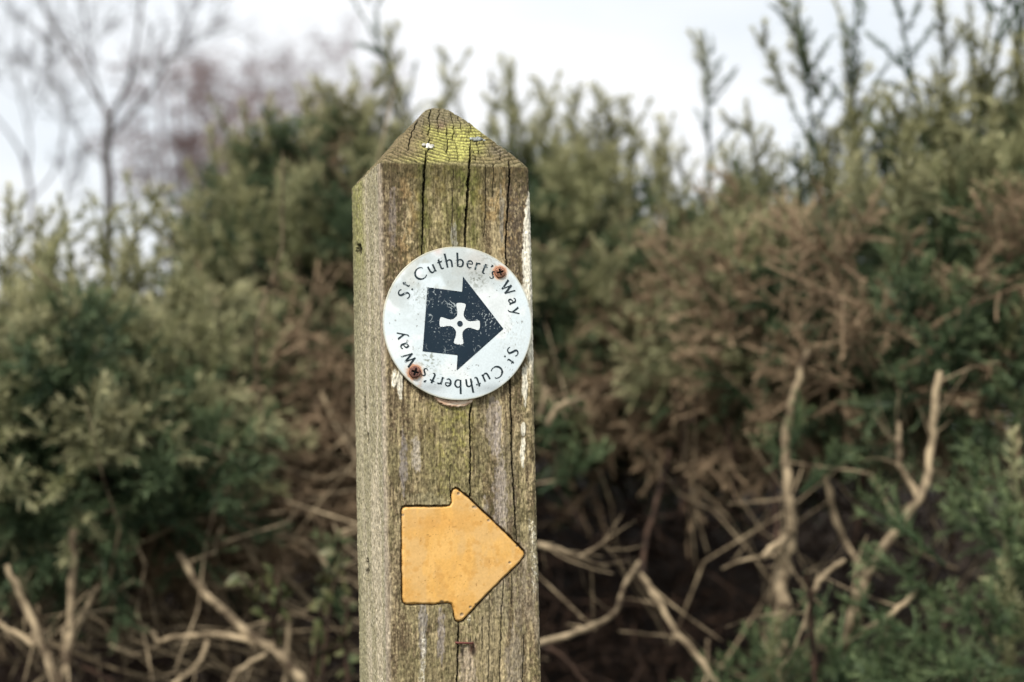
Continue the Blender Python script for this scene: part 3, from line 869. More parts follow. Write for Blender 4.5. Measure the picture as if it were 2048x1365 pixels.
for k, (a, b, r0) in enumerate(SCREWS):
    o = obj('screw', screw_mesh(r0 * (.88 if k else .93), k, (150, 108, 84) if k == 0 else (104, 72, 64)), plaque,
            label=['orange rusted cross-head screw at the upper right of the disc', 'dark rusted cross-head screw at the lower left of the disc'][k])
    o.location = (a * DR, float(disc_y(np.array([a * DR]), np.array([b * DR]))[0]) - .0002, b * DR)

# remnant of an older disc peeping out below
REM = face_arr([(864, 780), (868, 797), (874, 805), (884, 811), (898, 815), (915, 816), (932, 814), (942, 807), (949, 798), (950, 780)])
me = sheet('old_disc_remnant', lambda X, Z: poly_sd(X, Z, REM) + (fbm(X / .002, Z / .002, 501, 3) - .5) * .0009,
           (REM[:, 0].min() - .001, REM[:, 0].max() + .001, REM[:, 1].min() - .001, REM[:, 1].max() + .001), .0004,
           lambda X, Z, sd: -.0016 + .0022 * (1 - sst(0, .0006, -sd)) + (fbm(X / .004, Z / .004, 503) - .5) * .0005,
           lambda X, Z, sd: lin(mixc(mixc(np.tile(np.array([214, 178, 150.]), (len(X), 1)), (238, 220, 196), sst(.45, .6, fbm(X / .005, Z / .001, 505, 3)) * .8), (80, 56, 40), sst(.62, .7, fbm(X / .0016, Z / .0012, 507, 3)) * .8)) * .9, M_disc)
on_post(obj('old_disc_remnant', me, post, label='chipped pinkish edge of an older disc showing below the white one'))

# ------------------------------------------------------------------ tubes
def tube_arrays(pts, rad, sides=6, cap=True):
    pts = np.asarray(pts, float); rad = np.asarray(rad, float)
    n = len(pts)
    d = np.gradient(pts, axis=0); d /= np.maximum(np.linalg.norm(d, axis=1), 1e-9)[:, None]
    ref = np.array([0.31, 0.87, 0.2]); ref /= np.linalg.norm(ref)
    a = np.cross(d, ref); a /= np.maximum(np.linalg.norm(a, axis=1), 1e-6)[:, None]
    b = np.cross(d, a)
    th = np.arange(sides) / sides * 2 * math.pi
    V = pts[:, None, :] + rad[:, None, None] * (np.cos(th)[None, :, None] * a[:, None, :] + np.sin(th)[None, :, None] * b[:, None, :])
    V = V.reshape(-1, 3)
    i = np.arange(n - 1)[:, None] * sides; j = np.arange(sides)[None, :]; j2 = (j + 1) % sides
    q0, q1, q2, q3 = (i + j).ravel(), (i + j2).ravel(), (i + sides + j2).ravel(), (i + sides + j).ravel()
    F = np.concatenate([np.stack([q0, q1, q2], 1), np.stack([q0, q2, q3], 1)])
    return V, F
def merge(parts):
    V, F, E = [], [], []
    o = 0
    for p in parts:
        V.append(p[0]); F.append(p[1] + o); o += len(p[0])
        E.append(p[2] if len(p) > 2 else np.zeros(len(p[0])))
    return np.concatenate(V), np.concatenate(F), np.concatenate(E)
def resample(pts, n):
    pts = [tuple(p) for p in pts]
    op, _ = smooth_path(pts, [1] * len(pts), 8) if len(pts) > 2 else (pts, None)
    P = np.array(op)
    # 3-D smoothing is handled component-wise by smooth_path
    s = np.concatenate([[0], np.cumsum(np.linalg.norm(np.diff(P, axis=0), axis=1))])
    t = np.linspace(0, s[-1], n)
    return np.stack([np.interp(t, s, P[:, k]) for k in range(P.shape[1])], 1)

# rusty staple
xa, za = face(912, 1285.5); xb, zb = face(945, 1286.8)
V, F = tube_arrays([(xa - .0002, .004, za), (xa, -.0004, za), (xa + .0006, -.0012, za), ((xa + xb) / 2, -.0014, (za + zb) / 2 + .0001), (xb - .0006, -.0012, zb), (xb, -.0004, zb), (xb + .0002, .004, zb)], [.00062] * 7, 8)
me = np_mesh('staple', V, F, np.tile(lin((104, 60, 52)), (len(V), 1)), [M_rust])
on_post(obj('staple', me, post, label='rusty staple driven into the timber below the yellow arrow'))

# lichen tufts on the cap
def lichen(px_, py_, sx, sy, n, tone, label):
    # find the cap surface under that photo pixel
    tt = None
    o_ = MPn.T @ (-np.array(T0)); r_ = MPn.T @ (Rp @ np.array([(px_ - 1024) / FPX, 1.0, (682.5 - py_) / FPX]))
    nrm = np.array([0, -math.sin(math.atan2(PYR, POST_W / 2)), math.cos(math.atan2(PYR, POST_W / 2))])
    t = -(o_ @ nrm) / (r_ @ nrm)
    c = o_ + r_ * t
    parts = []
    ax1 = np.array([1, 0, 0.]); ax2 = np.cross(nrm, ax1)
    cols = []
    for k in range(n):
        u, v = np.random.RandomState(k + int(px_)).normal(0, .45, 2)
        rr_ = (0.0006 + .0007 * random.random())
        cc_ = c + ax1 * u * sx + ax2 * v * sy + nrm * rr_ * .35
        nlat, nlon = 5, 8
        Vs = []
        for a in range(nlat + 1):
            for b in range(nlon):
                th = math.pi * a / nlat; ph = 2 * math.pi * b / nlon
                q = 1 + .35 * (random.random() - .5)
                Vs.append(cc_ + rr_ * q * (math.sin(th) * math.cos(ph) * ax1 + math.sin(th) * math.sin(ph) * ax2 + .8 * math.cos(th) * nrm))
        Fs = []
        for a in range(nlat):
            for b in range(nlon):
                i0 = a * nlon + b; i1 = a * nlon + (b + 1) % nlon
                Fs += [(i0, i1, i1 + nlon), (i0, i1 + nlon, i0 + nlon)]
        parts.append((np.array(Vs), np.array(Fs)))
        cols.append(np.tile(lin(np.array(tone) * (.75 + .3 * random.random())), (len(Vs), 1)))
    V, F, _ = merge(parts)
    on_post(obj('lichen_tuft', np_mesh('lichen_tuft', V, F, np.concatenate(cols), [M_lich]), post, label=label))
lichen(857, 293, .0022, .0018, 22, (236, 234, 224), 'white lichen tuft at the left of the pointed top')
lichen(954, 280, .0040, .0012, 24, (170, 176, 176), 'grey lichen tuft at the right of the pointed top')

# ================================================================== GROUND
gx = np.concatenate([np.linspace(-1200, -12, 14), np.linspace(-10, 10, 90), np.linspace(12, 1200, 14)])
gy = np.concatenate([np.linspace(-1200, -6, 12), np.linspace(-4, 9, 100), np.linspace(11, 1500, 16)])
GX, GY = np.meshgrid(gx, gy); GX = GX.ravel(); GY = GY.ravel()
t_ = M_soil.node_tree; n_ = t_.nodes.new
g_ = n_('ShaderNodeNewGeometry'); ab = n_('ShaderNodeVectorMath'); ab.operation = 'SUBTRACT'; ab.inputs[1].default_value = (0, 2.5, 1)
t_.links.new(g_.outputs['Position'], ab.inputs[0])
ln_ = n_('ShaderNodeVectorMath'); ln_.operation = 'LENGTH'; t_.links.new(ab.outputs[0], ln_.inputs[0])
mr_ = n_('ShaderNodeMapRange'); mr_.inputs[1].default_value = 3.6; mr_.inputs[2].default_value = 6.0
t_.links.new(ln_.outputs['Value'], mr_.inputs[0])
mg_ = n_('ShaderNodeMix'); mg_.data_type = 'RGBA'; t_.links.new(mr_.outputs[0], mg_.inputs[0])
b_ = t_.nodes['Principled BSDF']; src_ = b_.inputs['Base Color'].links[0].from_socket
gn_ = n_('ShaderNodeTexNoise'); gn_.inputs['Scale'].default_value = 1.3; gn_.inputs['Detail'].default_value = 8
gr_ = n_('ShaderNodeValToRGB'); gr_.color_ramp.elements[0].color = (0.035, 0.055, 0.018, 1); gr_.color_ramp.elements[1].color = (0.11, 0.11, 0.045, 1)
t_.links.new(g_.outputs['Position'], gn_.inputs[0]); t_.links.new(gn_.outputs[0], gr_.inputs[0])
t_.links.new(src_, mg_.inputs[6]); t_.links.new(gr_.outputs[0], mg_.inputs[7]); t_.links.new(mg_.outputs[2], b_.inputs['Base Color'])
def ground_h(x, y):
    h = (fbm(x * 1.7 + 40, y * 1.7 + 40, 601, 4) - .5) * .10
    return h + sst(3.1, 4.3, y + (vnoise(x * 1.3 + 9, y * 0 + 3, 603) - .5) * .6) * (1.02 + (vnoise(x * 1.1 + 5, y * 1.1 + 5, 605) - .5) * .3) * (1 - sst(8, 15, y) * .9)  # bank behind the bushes is added to block the sky behind them
GZ = ground_h(GX, GY)
ii = (np.arange(len(gy) - 1)[:, None] * len(gx) + np.arange(len(gx) - 1)[None, :]).ravel()
me = np_mesh('ground', np.stack([GX, GY, GZ], 1), np.stack([ii, ii + 1, ii + len(gx) + 1, ii + len(gx)], 1), None, [M_soil])
obj('ground', me, kind='structure')

# ================================================================== GORSE
def basis(d, roll):
    d = np.asarray(d, float); d = d / np.linalg.norm(d)
    r = np.array([1.0, 0, 0]) if abs(d[0]) < .8 else np.array([0, 1.0, 0])
    a = np.cross(d, r); a /= np.linalg.norm(a); b = np.cross(d, a)
    return np.stack([a * math.cos(roll) + b * math.sin(roll), -a * math.sin(roll) + b * math.cos(roll), d], 1)

def spike(L, nsp, sl, rg, bend=.12, w_=.0015, t0=0.0, sr=.0016):
    """one shoot along +z, clothed in spines"""
    bx, by = rg.normal(0, bend, 2) * L
    path = lambda t: np.stack([bx * t ** 2, by * t ** 2, L * t], -1)
    ts = np.linspace(0, 1, 5)
    V0, F0 = tube_arrays(path(ts), np.interp(ts, [0, 1], [sr, sr * .4]), 3)
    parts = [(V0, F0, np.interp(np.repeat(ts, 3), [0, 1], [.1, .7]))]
    t = np.sort(rg.uniform(t0, 1, nsp)); c = path(t)
    az = rg.uniform(0, 2 * math.pi, nsp)
    el = np.radians(rg.uniform(15, 60, nsp)) + t * .25
    ln = sl * rg.uniform(.6, 1.25, nsp) * (1 - .45 * t ** 3)
    dr = np.stack([np.cos(az) * np.cos(el), np.sin(az) * np.cos(el), np.sin(el)], -1)
    sd = np.stack([-np.sin(az), np.cos(az), np.zeros(nsp)], -1)
    rl = rg.uniform(0, math.pi, nsp)[:, None]
    up = np.cross(dr, sd)
    sd = sd * np.cos(rl) + up * np.sin(rl)
    A = c + sd * w_ * .5; B = c - sd * w_ * .5; D = c + dr * ln[:, None]
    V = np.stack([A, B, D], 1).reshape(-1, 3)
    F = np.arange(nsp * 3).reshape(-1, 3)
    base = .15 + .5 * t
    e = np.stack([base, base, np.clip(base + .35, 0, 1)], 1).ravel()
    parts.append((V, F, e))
    return merge(parts)

def xform(m, R, T, s=1.0, de=0.0):
    return (m[0] * s @ R.T + T, m[1], np.clip(m[2] + de, 0, 1))

def spray(L, nside, nsp, sl, rg, side=(.35, .6), w_=.0015, spread=(28, 62)):
    """leading shoot with side shoots"""
    parts = [spike(L, int(nsp * 1.4), sl, rg, .08, w_, .1, .0022)]
    for k in range(nside):
        t = .15 + .7 * (k + rg.uniform(0, .8)) / nside
        az = rg.uniform(0, 2 * math.pi); el = math.radians(90 - rg.uniform(*spread))
        d = np.array([math.cos(az) * math.cos(el), math.sin(az) * math.cos(el), math.sin(el)])
        l2 = L * rg.uniform(*side) * (1.1 - .6 * t)
        parts.append(xform(spike(l2, int(nsp * l2 / L * 1.7), sl * .95, rg, .15, w_, .05), basis(d, 0), np.array([0, 0, L * t]), 1, -.08 + .25 * t))
    return merge(parts)

RG = np.random.default_rng(11)
def var_meshes(name, fn, n, mat):
    return [np_mesh(name, *(lambda m: (m[0], m[1]))(v), None, [mat], False, v[2]) for v in [fn() for _ in range(n)]]
SPR_raw = [spray(.12, 6, 52, .022, RG, (.35, .6), .0019) for _ in range(6)]
SPK_raw = [spike(.13, 170, .022, RG, .10, .0020) for _ in range(3)] + [spray(.14, 3, 120, .022, RG, (.3, .55), .0020, (20, 45)) for _ in range(4)]
TALL_raw = [spray(.28, 9, 200, .0135, RG, (.16, .38), .0019, (25, 55)) for _ in range(5)]
DEAD_raw = [spray(.13, 8, 34, .015, RG, (.35, .7), .0011, (35, 80)) for _ in range(5)]
LOW_raw = [spray(.11, 5, 26, .016, RG, (.4, .6), .0022) for _ in range(6)]      # for the massed foliage
LOWS_raw = [spray(.11, 5, 32, .021, RG, (.35, .6), .0023) for _ in range(6)]
LOWD_raw = [spray(.12, 5, 16, .015, RG, (.4, .7), .0016, (35, 80)) for _ in range(4)]
def mk(raw, name, mat):
    return [np_mesh(name, r[0], r[1], None, [mat], False, r[2]) for r in raw]
SPR_g = mk(SPR_raw, 'gorse_spray', M_gorse); SPR_d = mk(SPR_raw, 'gorse_spray_dark', M_gorse2); SPR_f = mk(SPR_raw, 'gorse_spray_fresh', M_gorse3)
SPK_g = mk(SPK_raw, 'gorse_shoot', M_gorse); TALL_g = mk(TALL_raw, 'gorse_leader', M_gorse2)
DEAD_m = mk(DEAD_raw, 'dead_spray', M_dead)

def place(meshes, name, parent, pos, d, s):
    o = bpy.data.objects.new(name, meshes[int(RG.integers(len(meshes)))])
    COL.objects.link(o)
    o.parent = parent
    R = basis(d, RG.uniform(0, 6.28))
    M4 = Matrix([[R[0, 0] * s, R[0, 1] * s, R[0, 2] * s, pos[0]], [R[1, 0] * s, R[1, 1] * s, R[1, 2] * s, pos[1]], [R[2, 0] * s, R[2, 1] * s, R[2, 2] * s, pos[2]], [0, 0, 0, 1]])
    o.matrix_local = Matrix.Translation(-parent.location) @ M4
    return o

def lump_pts(lumps, n, r0=.9, r1=1.05, front=True):
    """random points near the surfaces of the lumps; returns pos, outward dir"""
    ar = np.array([l[3] ** 2 for l in lumps]); pr_ = ar / ar.sum()
    out_ = []
    tries = 0
    while len(out_) < n and tries < n * 40:
        tries += 1
        l = lumps[int(RG.choice(len(lumps), p=pr_))]
        d = RG.normal(0, 1, 3); d /= np.linalg.norm(d)
        if front and (d[1] > .55 or d[2] < -.75):
            continue
        c = np.array(at(l[0], l[1], l[2]))
        p = c + d * l[3] * np.array([1.1, 1.0, .95]) * RG.uniform(r0, r1)
        # keep it outside the other lumps
        if r0 > .8 and any(np.linalg.norm((p - np.array(at(m[0], m[1], m[2]))) / m[3]) < .8 for m in lumps if m is not l):
            continue
        out_.append((p, d))
    return out_

def grown(p):
    return float(vnoise(p[0] * 8.5 + 11, p[2] * 8.5 + p[1] * 3 + 5, 701))
def bush(label, foot, lumps, dead_lumps=(), n_spr=230, n_spk=40, n_dead=60, n_mass=1500, n_mass_dead=300, dark=.4, group='gorse bushes behind the post', upb=.75, size=1.0, fresh=False, roof=1100, hole=.33):
    f = at(foot[0], foot[1], foot[2]); f.z = float(ground_h(np.array([f.x]), np.array([f.y]))[0])
    b = empty('gorse_bush', f, label, 'gorse bush', group)
    NQ = 8
    cl = []
    for cp, cd_ in lump_pts(lumps, n_spr * 2, .88, 1.12):
        if all(np.linalg.norm(cp - c[0]) > .070 * size for c in cl):
            cl.append((cp, cd_))
    cl = sorted(cl, key=lambda c: c[0][1] - .8 * c[0][2])
    n_obj = min(len(cl), n_spr // NQ)
    extra = {True: [], False: [], 'dead': []}
    for ci, (cp, cd_) in enumerate(cl):
        patch = grown(cp)
        if not fresh and patch < hole: continue
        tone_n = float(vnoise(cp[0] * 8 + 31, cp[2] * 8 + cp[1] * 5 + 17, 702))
        lit = tone_n + .06 + RG.normal(0, .25) < (1 - dark) + .40 * cd_[2]  # upward-facing clusters favour the brighter copy, so top light is painted in
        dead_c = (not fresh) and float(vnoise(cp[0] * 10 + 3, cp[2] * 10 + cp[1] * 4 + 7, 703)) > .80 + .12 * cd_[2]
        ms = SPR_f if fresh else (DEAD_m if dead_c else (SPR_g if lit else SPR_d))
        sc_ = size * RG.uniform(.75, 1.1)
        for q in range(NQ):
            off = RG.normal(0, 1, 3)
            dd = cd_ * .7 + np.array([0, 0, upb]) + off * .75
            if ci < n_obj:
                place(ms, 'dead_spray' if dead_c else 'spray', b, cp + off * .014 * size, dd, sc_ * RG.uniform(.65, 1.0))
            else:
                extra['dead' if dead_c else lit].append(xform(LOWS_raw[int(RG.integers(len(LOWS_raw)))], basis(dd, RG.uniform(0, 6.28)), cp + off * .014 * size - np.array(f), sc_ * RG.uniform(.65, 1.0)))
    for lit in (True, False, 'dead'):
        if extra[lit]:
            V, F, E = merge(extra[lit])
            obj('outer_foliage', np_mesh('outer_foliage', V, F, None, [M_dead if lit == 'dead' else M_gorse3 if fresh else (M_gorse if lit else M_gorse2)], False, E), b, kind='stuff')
    for p, d in lump_pts([l for l in lumps], n_spk, .95, 1.1):
        if d[2] < .2: continue
        place(SPK_g, 'shoot', b, p, d * .35 + np.array([0, 0, 1.0]) + RG.normal(0, .12, 3), size * RG.uniform(.7, 1.2))
    if dead_lumps:
        for p, d in lump_pts(dead_lumps, n_dead, .5, 1.0):
            place(DEAD_m, 'dead_spray', b, p, d + np.array([0, 0, .3]) + RG.normal(0, .5, 3), size * RG.uniform(.7, 1.2))
    # massed foliage in the body of the bush
    if roof:  # extra canopy added at the back to block sky and darken the thicket
        parts = []
        for p, d in lump_pts([l for l in lumps if l[2] > 1.8], roof, .2, 1.0, False):
            p = p + np.array([RG.normal(0, .03), RG.uniform(.25, 1.15), RG.normal(0, .02) - .08])
            parts.append(xform(LOW_raw[int(RG.integers(len(LOW_raw)))], basis(d + np.array([0, 0, .6]) + RG.normal(0, .6, 3), RG.uniform(0, 6.28)), p - np.array(f), RG.uniform(1.2, 1.9)))
        V, F, E = merge(parts)
        obj('added_rear_foliage', np_mesh('added_rear_foliage', V, F, None, [M_gorse2], False, E), b, kind='stuff')
    def mass(raw, pts, mat, name, sgn):
        parts = []
        for p, d in pts:
            if hole and grown(p) < hole + .03: continue
            R = basis(d + np.array([0, 0, sgn]) + RG.normal(0, .5, 3), RG.uniform(0, 6.28))
            parts.append(xform(raw[int(RG.integers(len(raw)))], R, p - np.array(f), size * RG.uniform(.8, 1.3)))
        V, F, E = merge(parts)
        o = obj(name, np_mesh(name, V, F, None, [mat], False, E), b, kind='stuff')
    mass(LOW_raw, lump_pts(lumps, int(n_mass * .45), .10, .78, False), M_gorse3 if fresh else M_gorse2, 'foliage', .6)  # inner mass takes the darker, shade-coloured copy
    if n_mass_dead:
        mass(LOWD_raw, lump_pts(list(dead_lumps) or lumps, n_mass_dead, .1, .95, False), M_dead, 'dead_foliage', .2)
    return b

def stems(b, specs, mat=None, name='stem', sides=8):
    """specs: list of (list of (px,py,d), r0, r1)"""
    for sp in specs:
        pts, r0, r1 = sp[0], sp[1] * .72, sp[2] * .66
        P = [np.array(at(*p)) for p in pts]
        n = max(10, 4 * len(P))
        Q = resample(P, n)
        sc = r0
        for k in range(3):
            Q[1:-1, k] += RG.normal(0, sc * .20, n - 2)
        rad = np.linspace(r0, r1, n) * .9 * (1 + .34 * (RG.random(n) - .5))
        V, F = tube_arrays(Q, rad, sides)
        tw_ = []
        for kk in range(int(RG.integers(3, 7))):
            i0 = int(RG.integers(2, n - 1)); dd = Q[i0] - Q[i0 - 1]; dd /= np.linalg.norm(dd) + 1e-9
            dd = dd * .7 + RG.normal(0, .6, 3) * np.array([1, .7, 1]); dd /= np.linalg.norm(dd)
            L_ = RG.uniform(.02, .10); tt = np.linspace(0, 1, 6)[:, None]
            q_ = Q[i0] + dd * L_ * tt + RG.normal(0, .25, 3) * L_ * tt ** 2 + np.cumsum(RG.normal(0, .0014, (6, 3)), 0) * tt
            rr_ = max(rad[i0] * RG.uniform(.16, .36), .0008)
            tw_.append(tube_arrays(q_, np.linspace(rr_, rr_ * .35, 6), 5))
        V = np.concatenate([V, Q[-1:] + (Q[-1:] - Q[-2:-1]) * .15]); last = len(V) - 1; s0 = (n - 1) * sides
        F = np.concatenate([F, np.array([(s0 + i, s0 + (i + 1) % sides, last) for i in range(sides)])])
        V, F, _e = merge([(V, F)] + tw_)
        V = V - np.array(b.location)
        obj(name, np_mesh(name, V, F, None, [mat or sp[3] if len(sp) > 3 else (mat or M_bark)]), b)

def twig_mass(b, n, box, mat=M_bark_d, name='dead_twigs', up=.6, ln=(.12, .4), rad=(.0012, .004)):
    """box: (px0,px1,py0,py1,d0,d1)"""
    parts = []
    for i in range(n):
        p = np.array(at(RG.uniform(box[0], box[1]), RG.uniform(box[2], box[3]), RG.uniform(box[4], box[5])))
        d = RG.normal(0, 1, 3) * np.array([1, .7, .6]); d[2] += up * (1 if RG.random() < .8 else -1); d /= np.linalg.norm(d)
        L = RG.uniform(*ln); k = RG.normal(0, .3, 3)
        t = np.linspace(0, 1, 5)[:, None]
        Q = p + d * L * t + k * L * t ** 2 * .6 + RG.normal(0, .012, (5, 3))
        r = RG.uniform(*rad)
        V, F = tube_arrays(Q, np.linspace(r, r * .45, 5), 3)
        parts.append((V, F))
    V, F, E = merge(parts)
    V = V - np.array(b.location)
    obj(name, np_mesh(name, V, F, None, [mat]), b, kind='stuff')

# --- left bush
bL = bush('low olive gorse bush at the left edge, below the bare trees', (200, 1500, 2.0),
          [(40, 795, 1.95, .115), (200, 820, 1.9, .12), (340, 865, 2.0, .12), (-90, 835, 1.9, .14), (110, 925, 1.75, .12), (280, 955, 1.8, .10), (-60, 975, 1.75, .12)],
          [(420, 950, 1.95, .10), (250, 1020, 1.95, .10), (60, 1040, 1.9, .12), (560, 880, 2.05, .10), (500, 1080, 2.0, .10)], n_dead=100, n_mass=1600, n_mass_dead=220, n_spr=300, n_spk=90, dark=.35)
# --- bush left of the post
bM = bush('dark green gorse bush rising just left of the post', (600, 1500, 2.4),
          [(500, 565, 2.35, .07), (590, 475, 2.45, .12), (700, 425, 2.45, .10), (560, 665, 2.3, .13), (690, 605, 2.25, .12), (640, 765, 2.2, .08)],
          [(620, 760, 2.15, .11), (680, 900, 2.1, .10), (560, 930, 2.15, .12), (470, 700, 2.3, .07)], n_dead=70, n_mass=1600, n_mass_dead=130, n_spr=280, n_spk=90, dark=.6)
# --- bush behind the post, to its right
bC = bush('gorse bush behind the post with upright shoots against the sky', (1100, 1500, 2.5),
          [(820, 430, 2.5, .10), (960, 440, 2.5, .10), (1090, 450, 2.45, .115), (1200, 490, 2.4, .10), (1150, 610, 2.25, .13), (1050, 700, 2.2, .11), (1260, 640, 2.25, .09), (860, 560, 2.4, .12), (1180, 760, 2.2, .09), (1340, 520, 2.5, .09)],
          [(1240, 700, 2.2, .08), (1340, 620, 2.25, .08), (1120, 800, 2.2, .07), (1400, 780, 2.15, .09), (1300, 860, 2.2, .08)], n_dead=70, n_mass=1700, n_mass_dead=70, n_spr=300, n_spk=55, dark=.45)
# --- right bush
bR = bush('broad gorse bush filling the right side, with tall leaders', (1700, 1500, 2.1),
          [(1420, 547, 2.3, .11), (1540, 587, 2.2, .11), (1660, 527, 2.1, .13), (1790, 477, 2.05, .12), (1930, 477, 2.0, .14), (2070, 487, 2.0, .14), (1620, 667, 1.95, .12), (1760, 627, 1.85, .11), (1900, 607, 1.85, .12),
           (1470, 707, 2.1, .09), (2060, 627, 1.85, .11), (1850, 747, 1.75, .09), (1700, 767, 1.85, .07)],
          [(1490, 500, 1.95, .05), (1560, 840, 2.05, .09), (1960, 850, 2.0, .09), (1500, 630, 1.95, .06), (1745, 620, 1.72, .045), (2010, 760, 1.85, .10), (2100, 600, 1.72, .07), (1620, 750, 2.0, .06), (1850, 790, 1.95, .07)],
          n_dead=70, n_mass=2200, n_mass_dead=90, n_spr=260, n_spk=70, dark=.35)
# --- low near sprays
bN = bush('bright green gorse growing low in the bottom right corner', (2000, 1700, 1.45),
          [(2080, 1180, 1.45, .035), (2010, 1290, 1.5, .025), (2040, 1380, 1.4, .045), (1950, 1430, 1.45, .025), (2120, 1320, 1.4, .055)], n_spr=80, n_spk=6, n_mass=40, n_mass_dead=0, dark=.95, upb=.45, size=.85,
          group='low gorse growth at the foot of the thicket', fresh=True, roof=0)
bN2 = bush('small green gorse sprig cluster low at the foot of the pale stems', (1560, 1700, 1.6),
           [(1600, 1350, 1.6, .025), (1545, 1400, 1.6, .03), (1670, 1405, 1.55, .025)], n_spr=49, n_spk=3, n_mass=40, n_mass_dead=0, dark=.95, upb=.45, size=.8,
           group='low gorse growth at the foot of the thicket', fresh=True, roof=0)

# individual shoots that stand out against the sky
for (b, px, py, d, dx, s, kind) in [
        (bR, 1418, 300, 2.25, .0, .85, 1), (bR, 1620, 90, 2.0, -.3, .9, 0), (bR, 1690, 220, 2.05, .1, .9, 0), (bR, 1940, 120, 1.95, .1, .9, 0), (bR, 2040, 100, 1.9, .0, 1.0, 1), (bR, 1470, 330, 2.2, .3, .8, 0), (bR, 1380, 350, 2.3, -.2, .8, 0),
        (bC, 975, 240, 2.5, .1, .8, 0), (bC, 1060, 260, 2.5, -.2, .8, 0), (bC, 1165, 250, 2.4, -.15, .8, 0), (bC, 1215, 300, 2.4, .3, .8, 0), (bC, 1300, 350, 2.4, .2, .7, 0), (bM, 610, 310, 2.4, .2, .9, 0), (bM, 520, 350, 2.4, -.25, .9, 0), (bM, 720, 250, 2.4, .2, 1.0, 0), (bM, 445, 420, 2.35, -.5, 1.0, 0), (bR, 1415, 160, 2.25, .02, .85, 0), (bR, 1640, 300, 2.0, -.15, 1.15, 1), (bR, 1700, 260, 2.05, .08, 1.05, 1), (bR, 1590, 150, 2.0, -.5, .8, 0), (bR, 1700, 110, 2.05, .05, .9, 0),
        (bR, 1650, 150, 2.0, -.4, .9, 0), (bR, 1850, 230, 1.95, -.2, 1.1, 1), (bR, 1960, 230, 1.95, .15, 1.1, 1), (bR, 2010, 140, 1.9, .3, 1.0, 1), (bR, 1890, 90, 1.95, -.1, .9, 0), (bR, 1510, 330, 2.2, .45, .7, 0), (bR, 1345, 330, 2.4, -.05, .9, 0),
        (bC, 1025, 220, 2.5, .0, 1.15, 0), (bC, 1085, 240, 2.5, .02, .95, 0), (bC, 1135, 240, 2.45, .1, .9, 0), (bC, 1195, 250, 2.4, .02, .95, 0), (bC, 1240, 290, 2.4, -.15, 1.1, 0), (bC, 1250, 300, 2.4, .1, .9, 0),
        (bC, 830, 200, 2.5, -.35, 1.05, 1), (bC, 800, 170, 2.5, -.2, 1.0, 0), (bC, 870, 200, 2.5, .2, 1.0, 0), (bC, 930, 230, 2.5, -.1, .9, 0), (bC, 760, 190, 2.5, -.5, .9, 0),
        (bM, 640, 280, 2.4, -.15, 1.0, 0), (bM, 690, 270, 2.4, .05, 1.0, 0), (bM, 560, 330, 2.4, -.05, 1.0, 0), (bM, 470, 400, 2.35, -.35, 1.2, 0), (bM, 400, 440, 2.35, -1.0, 1.1, 0), (bM, 420, 480, 2.35, -1.1, 1.1, 0),
        (bM, 490, 380, 2.35, .05, .9, 0),
        (bL, 215, 520, 1.95, -.02, 1.0, 0), (bL, 268, 520, 1.95, .15, 1.0, 0), (bL, 20, 540, 1.95, -.1, 1.1, 0), (bL, 95, 560, 1.95, -.2, .9, 0), (bL, 140, 540, 1.95, .05, .9, 0), (bL, 300, 560, 1.95, .1, .9, 0), (bL, 345, 600, 1.95, .3, .9, 0)]:
    P = np.array(at(px, py + 65, d))
    place(TALL_g if kind else (SPK_g if RG.random() < .7 else SPR_g), 'leader' if kind else 'shoot', b, P, np.array([dx, RG.normal(0, .12), 1.0]), s * (1.0 if kind else 1.15))

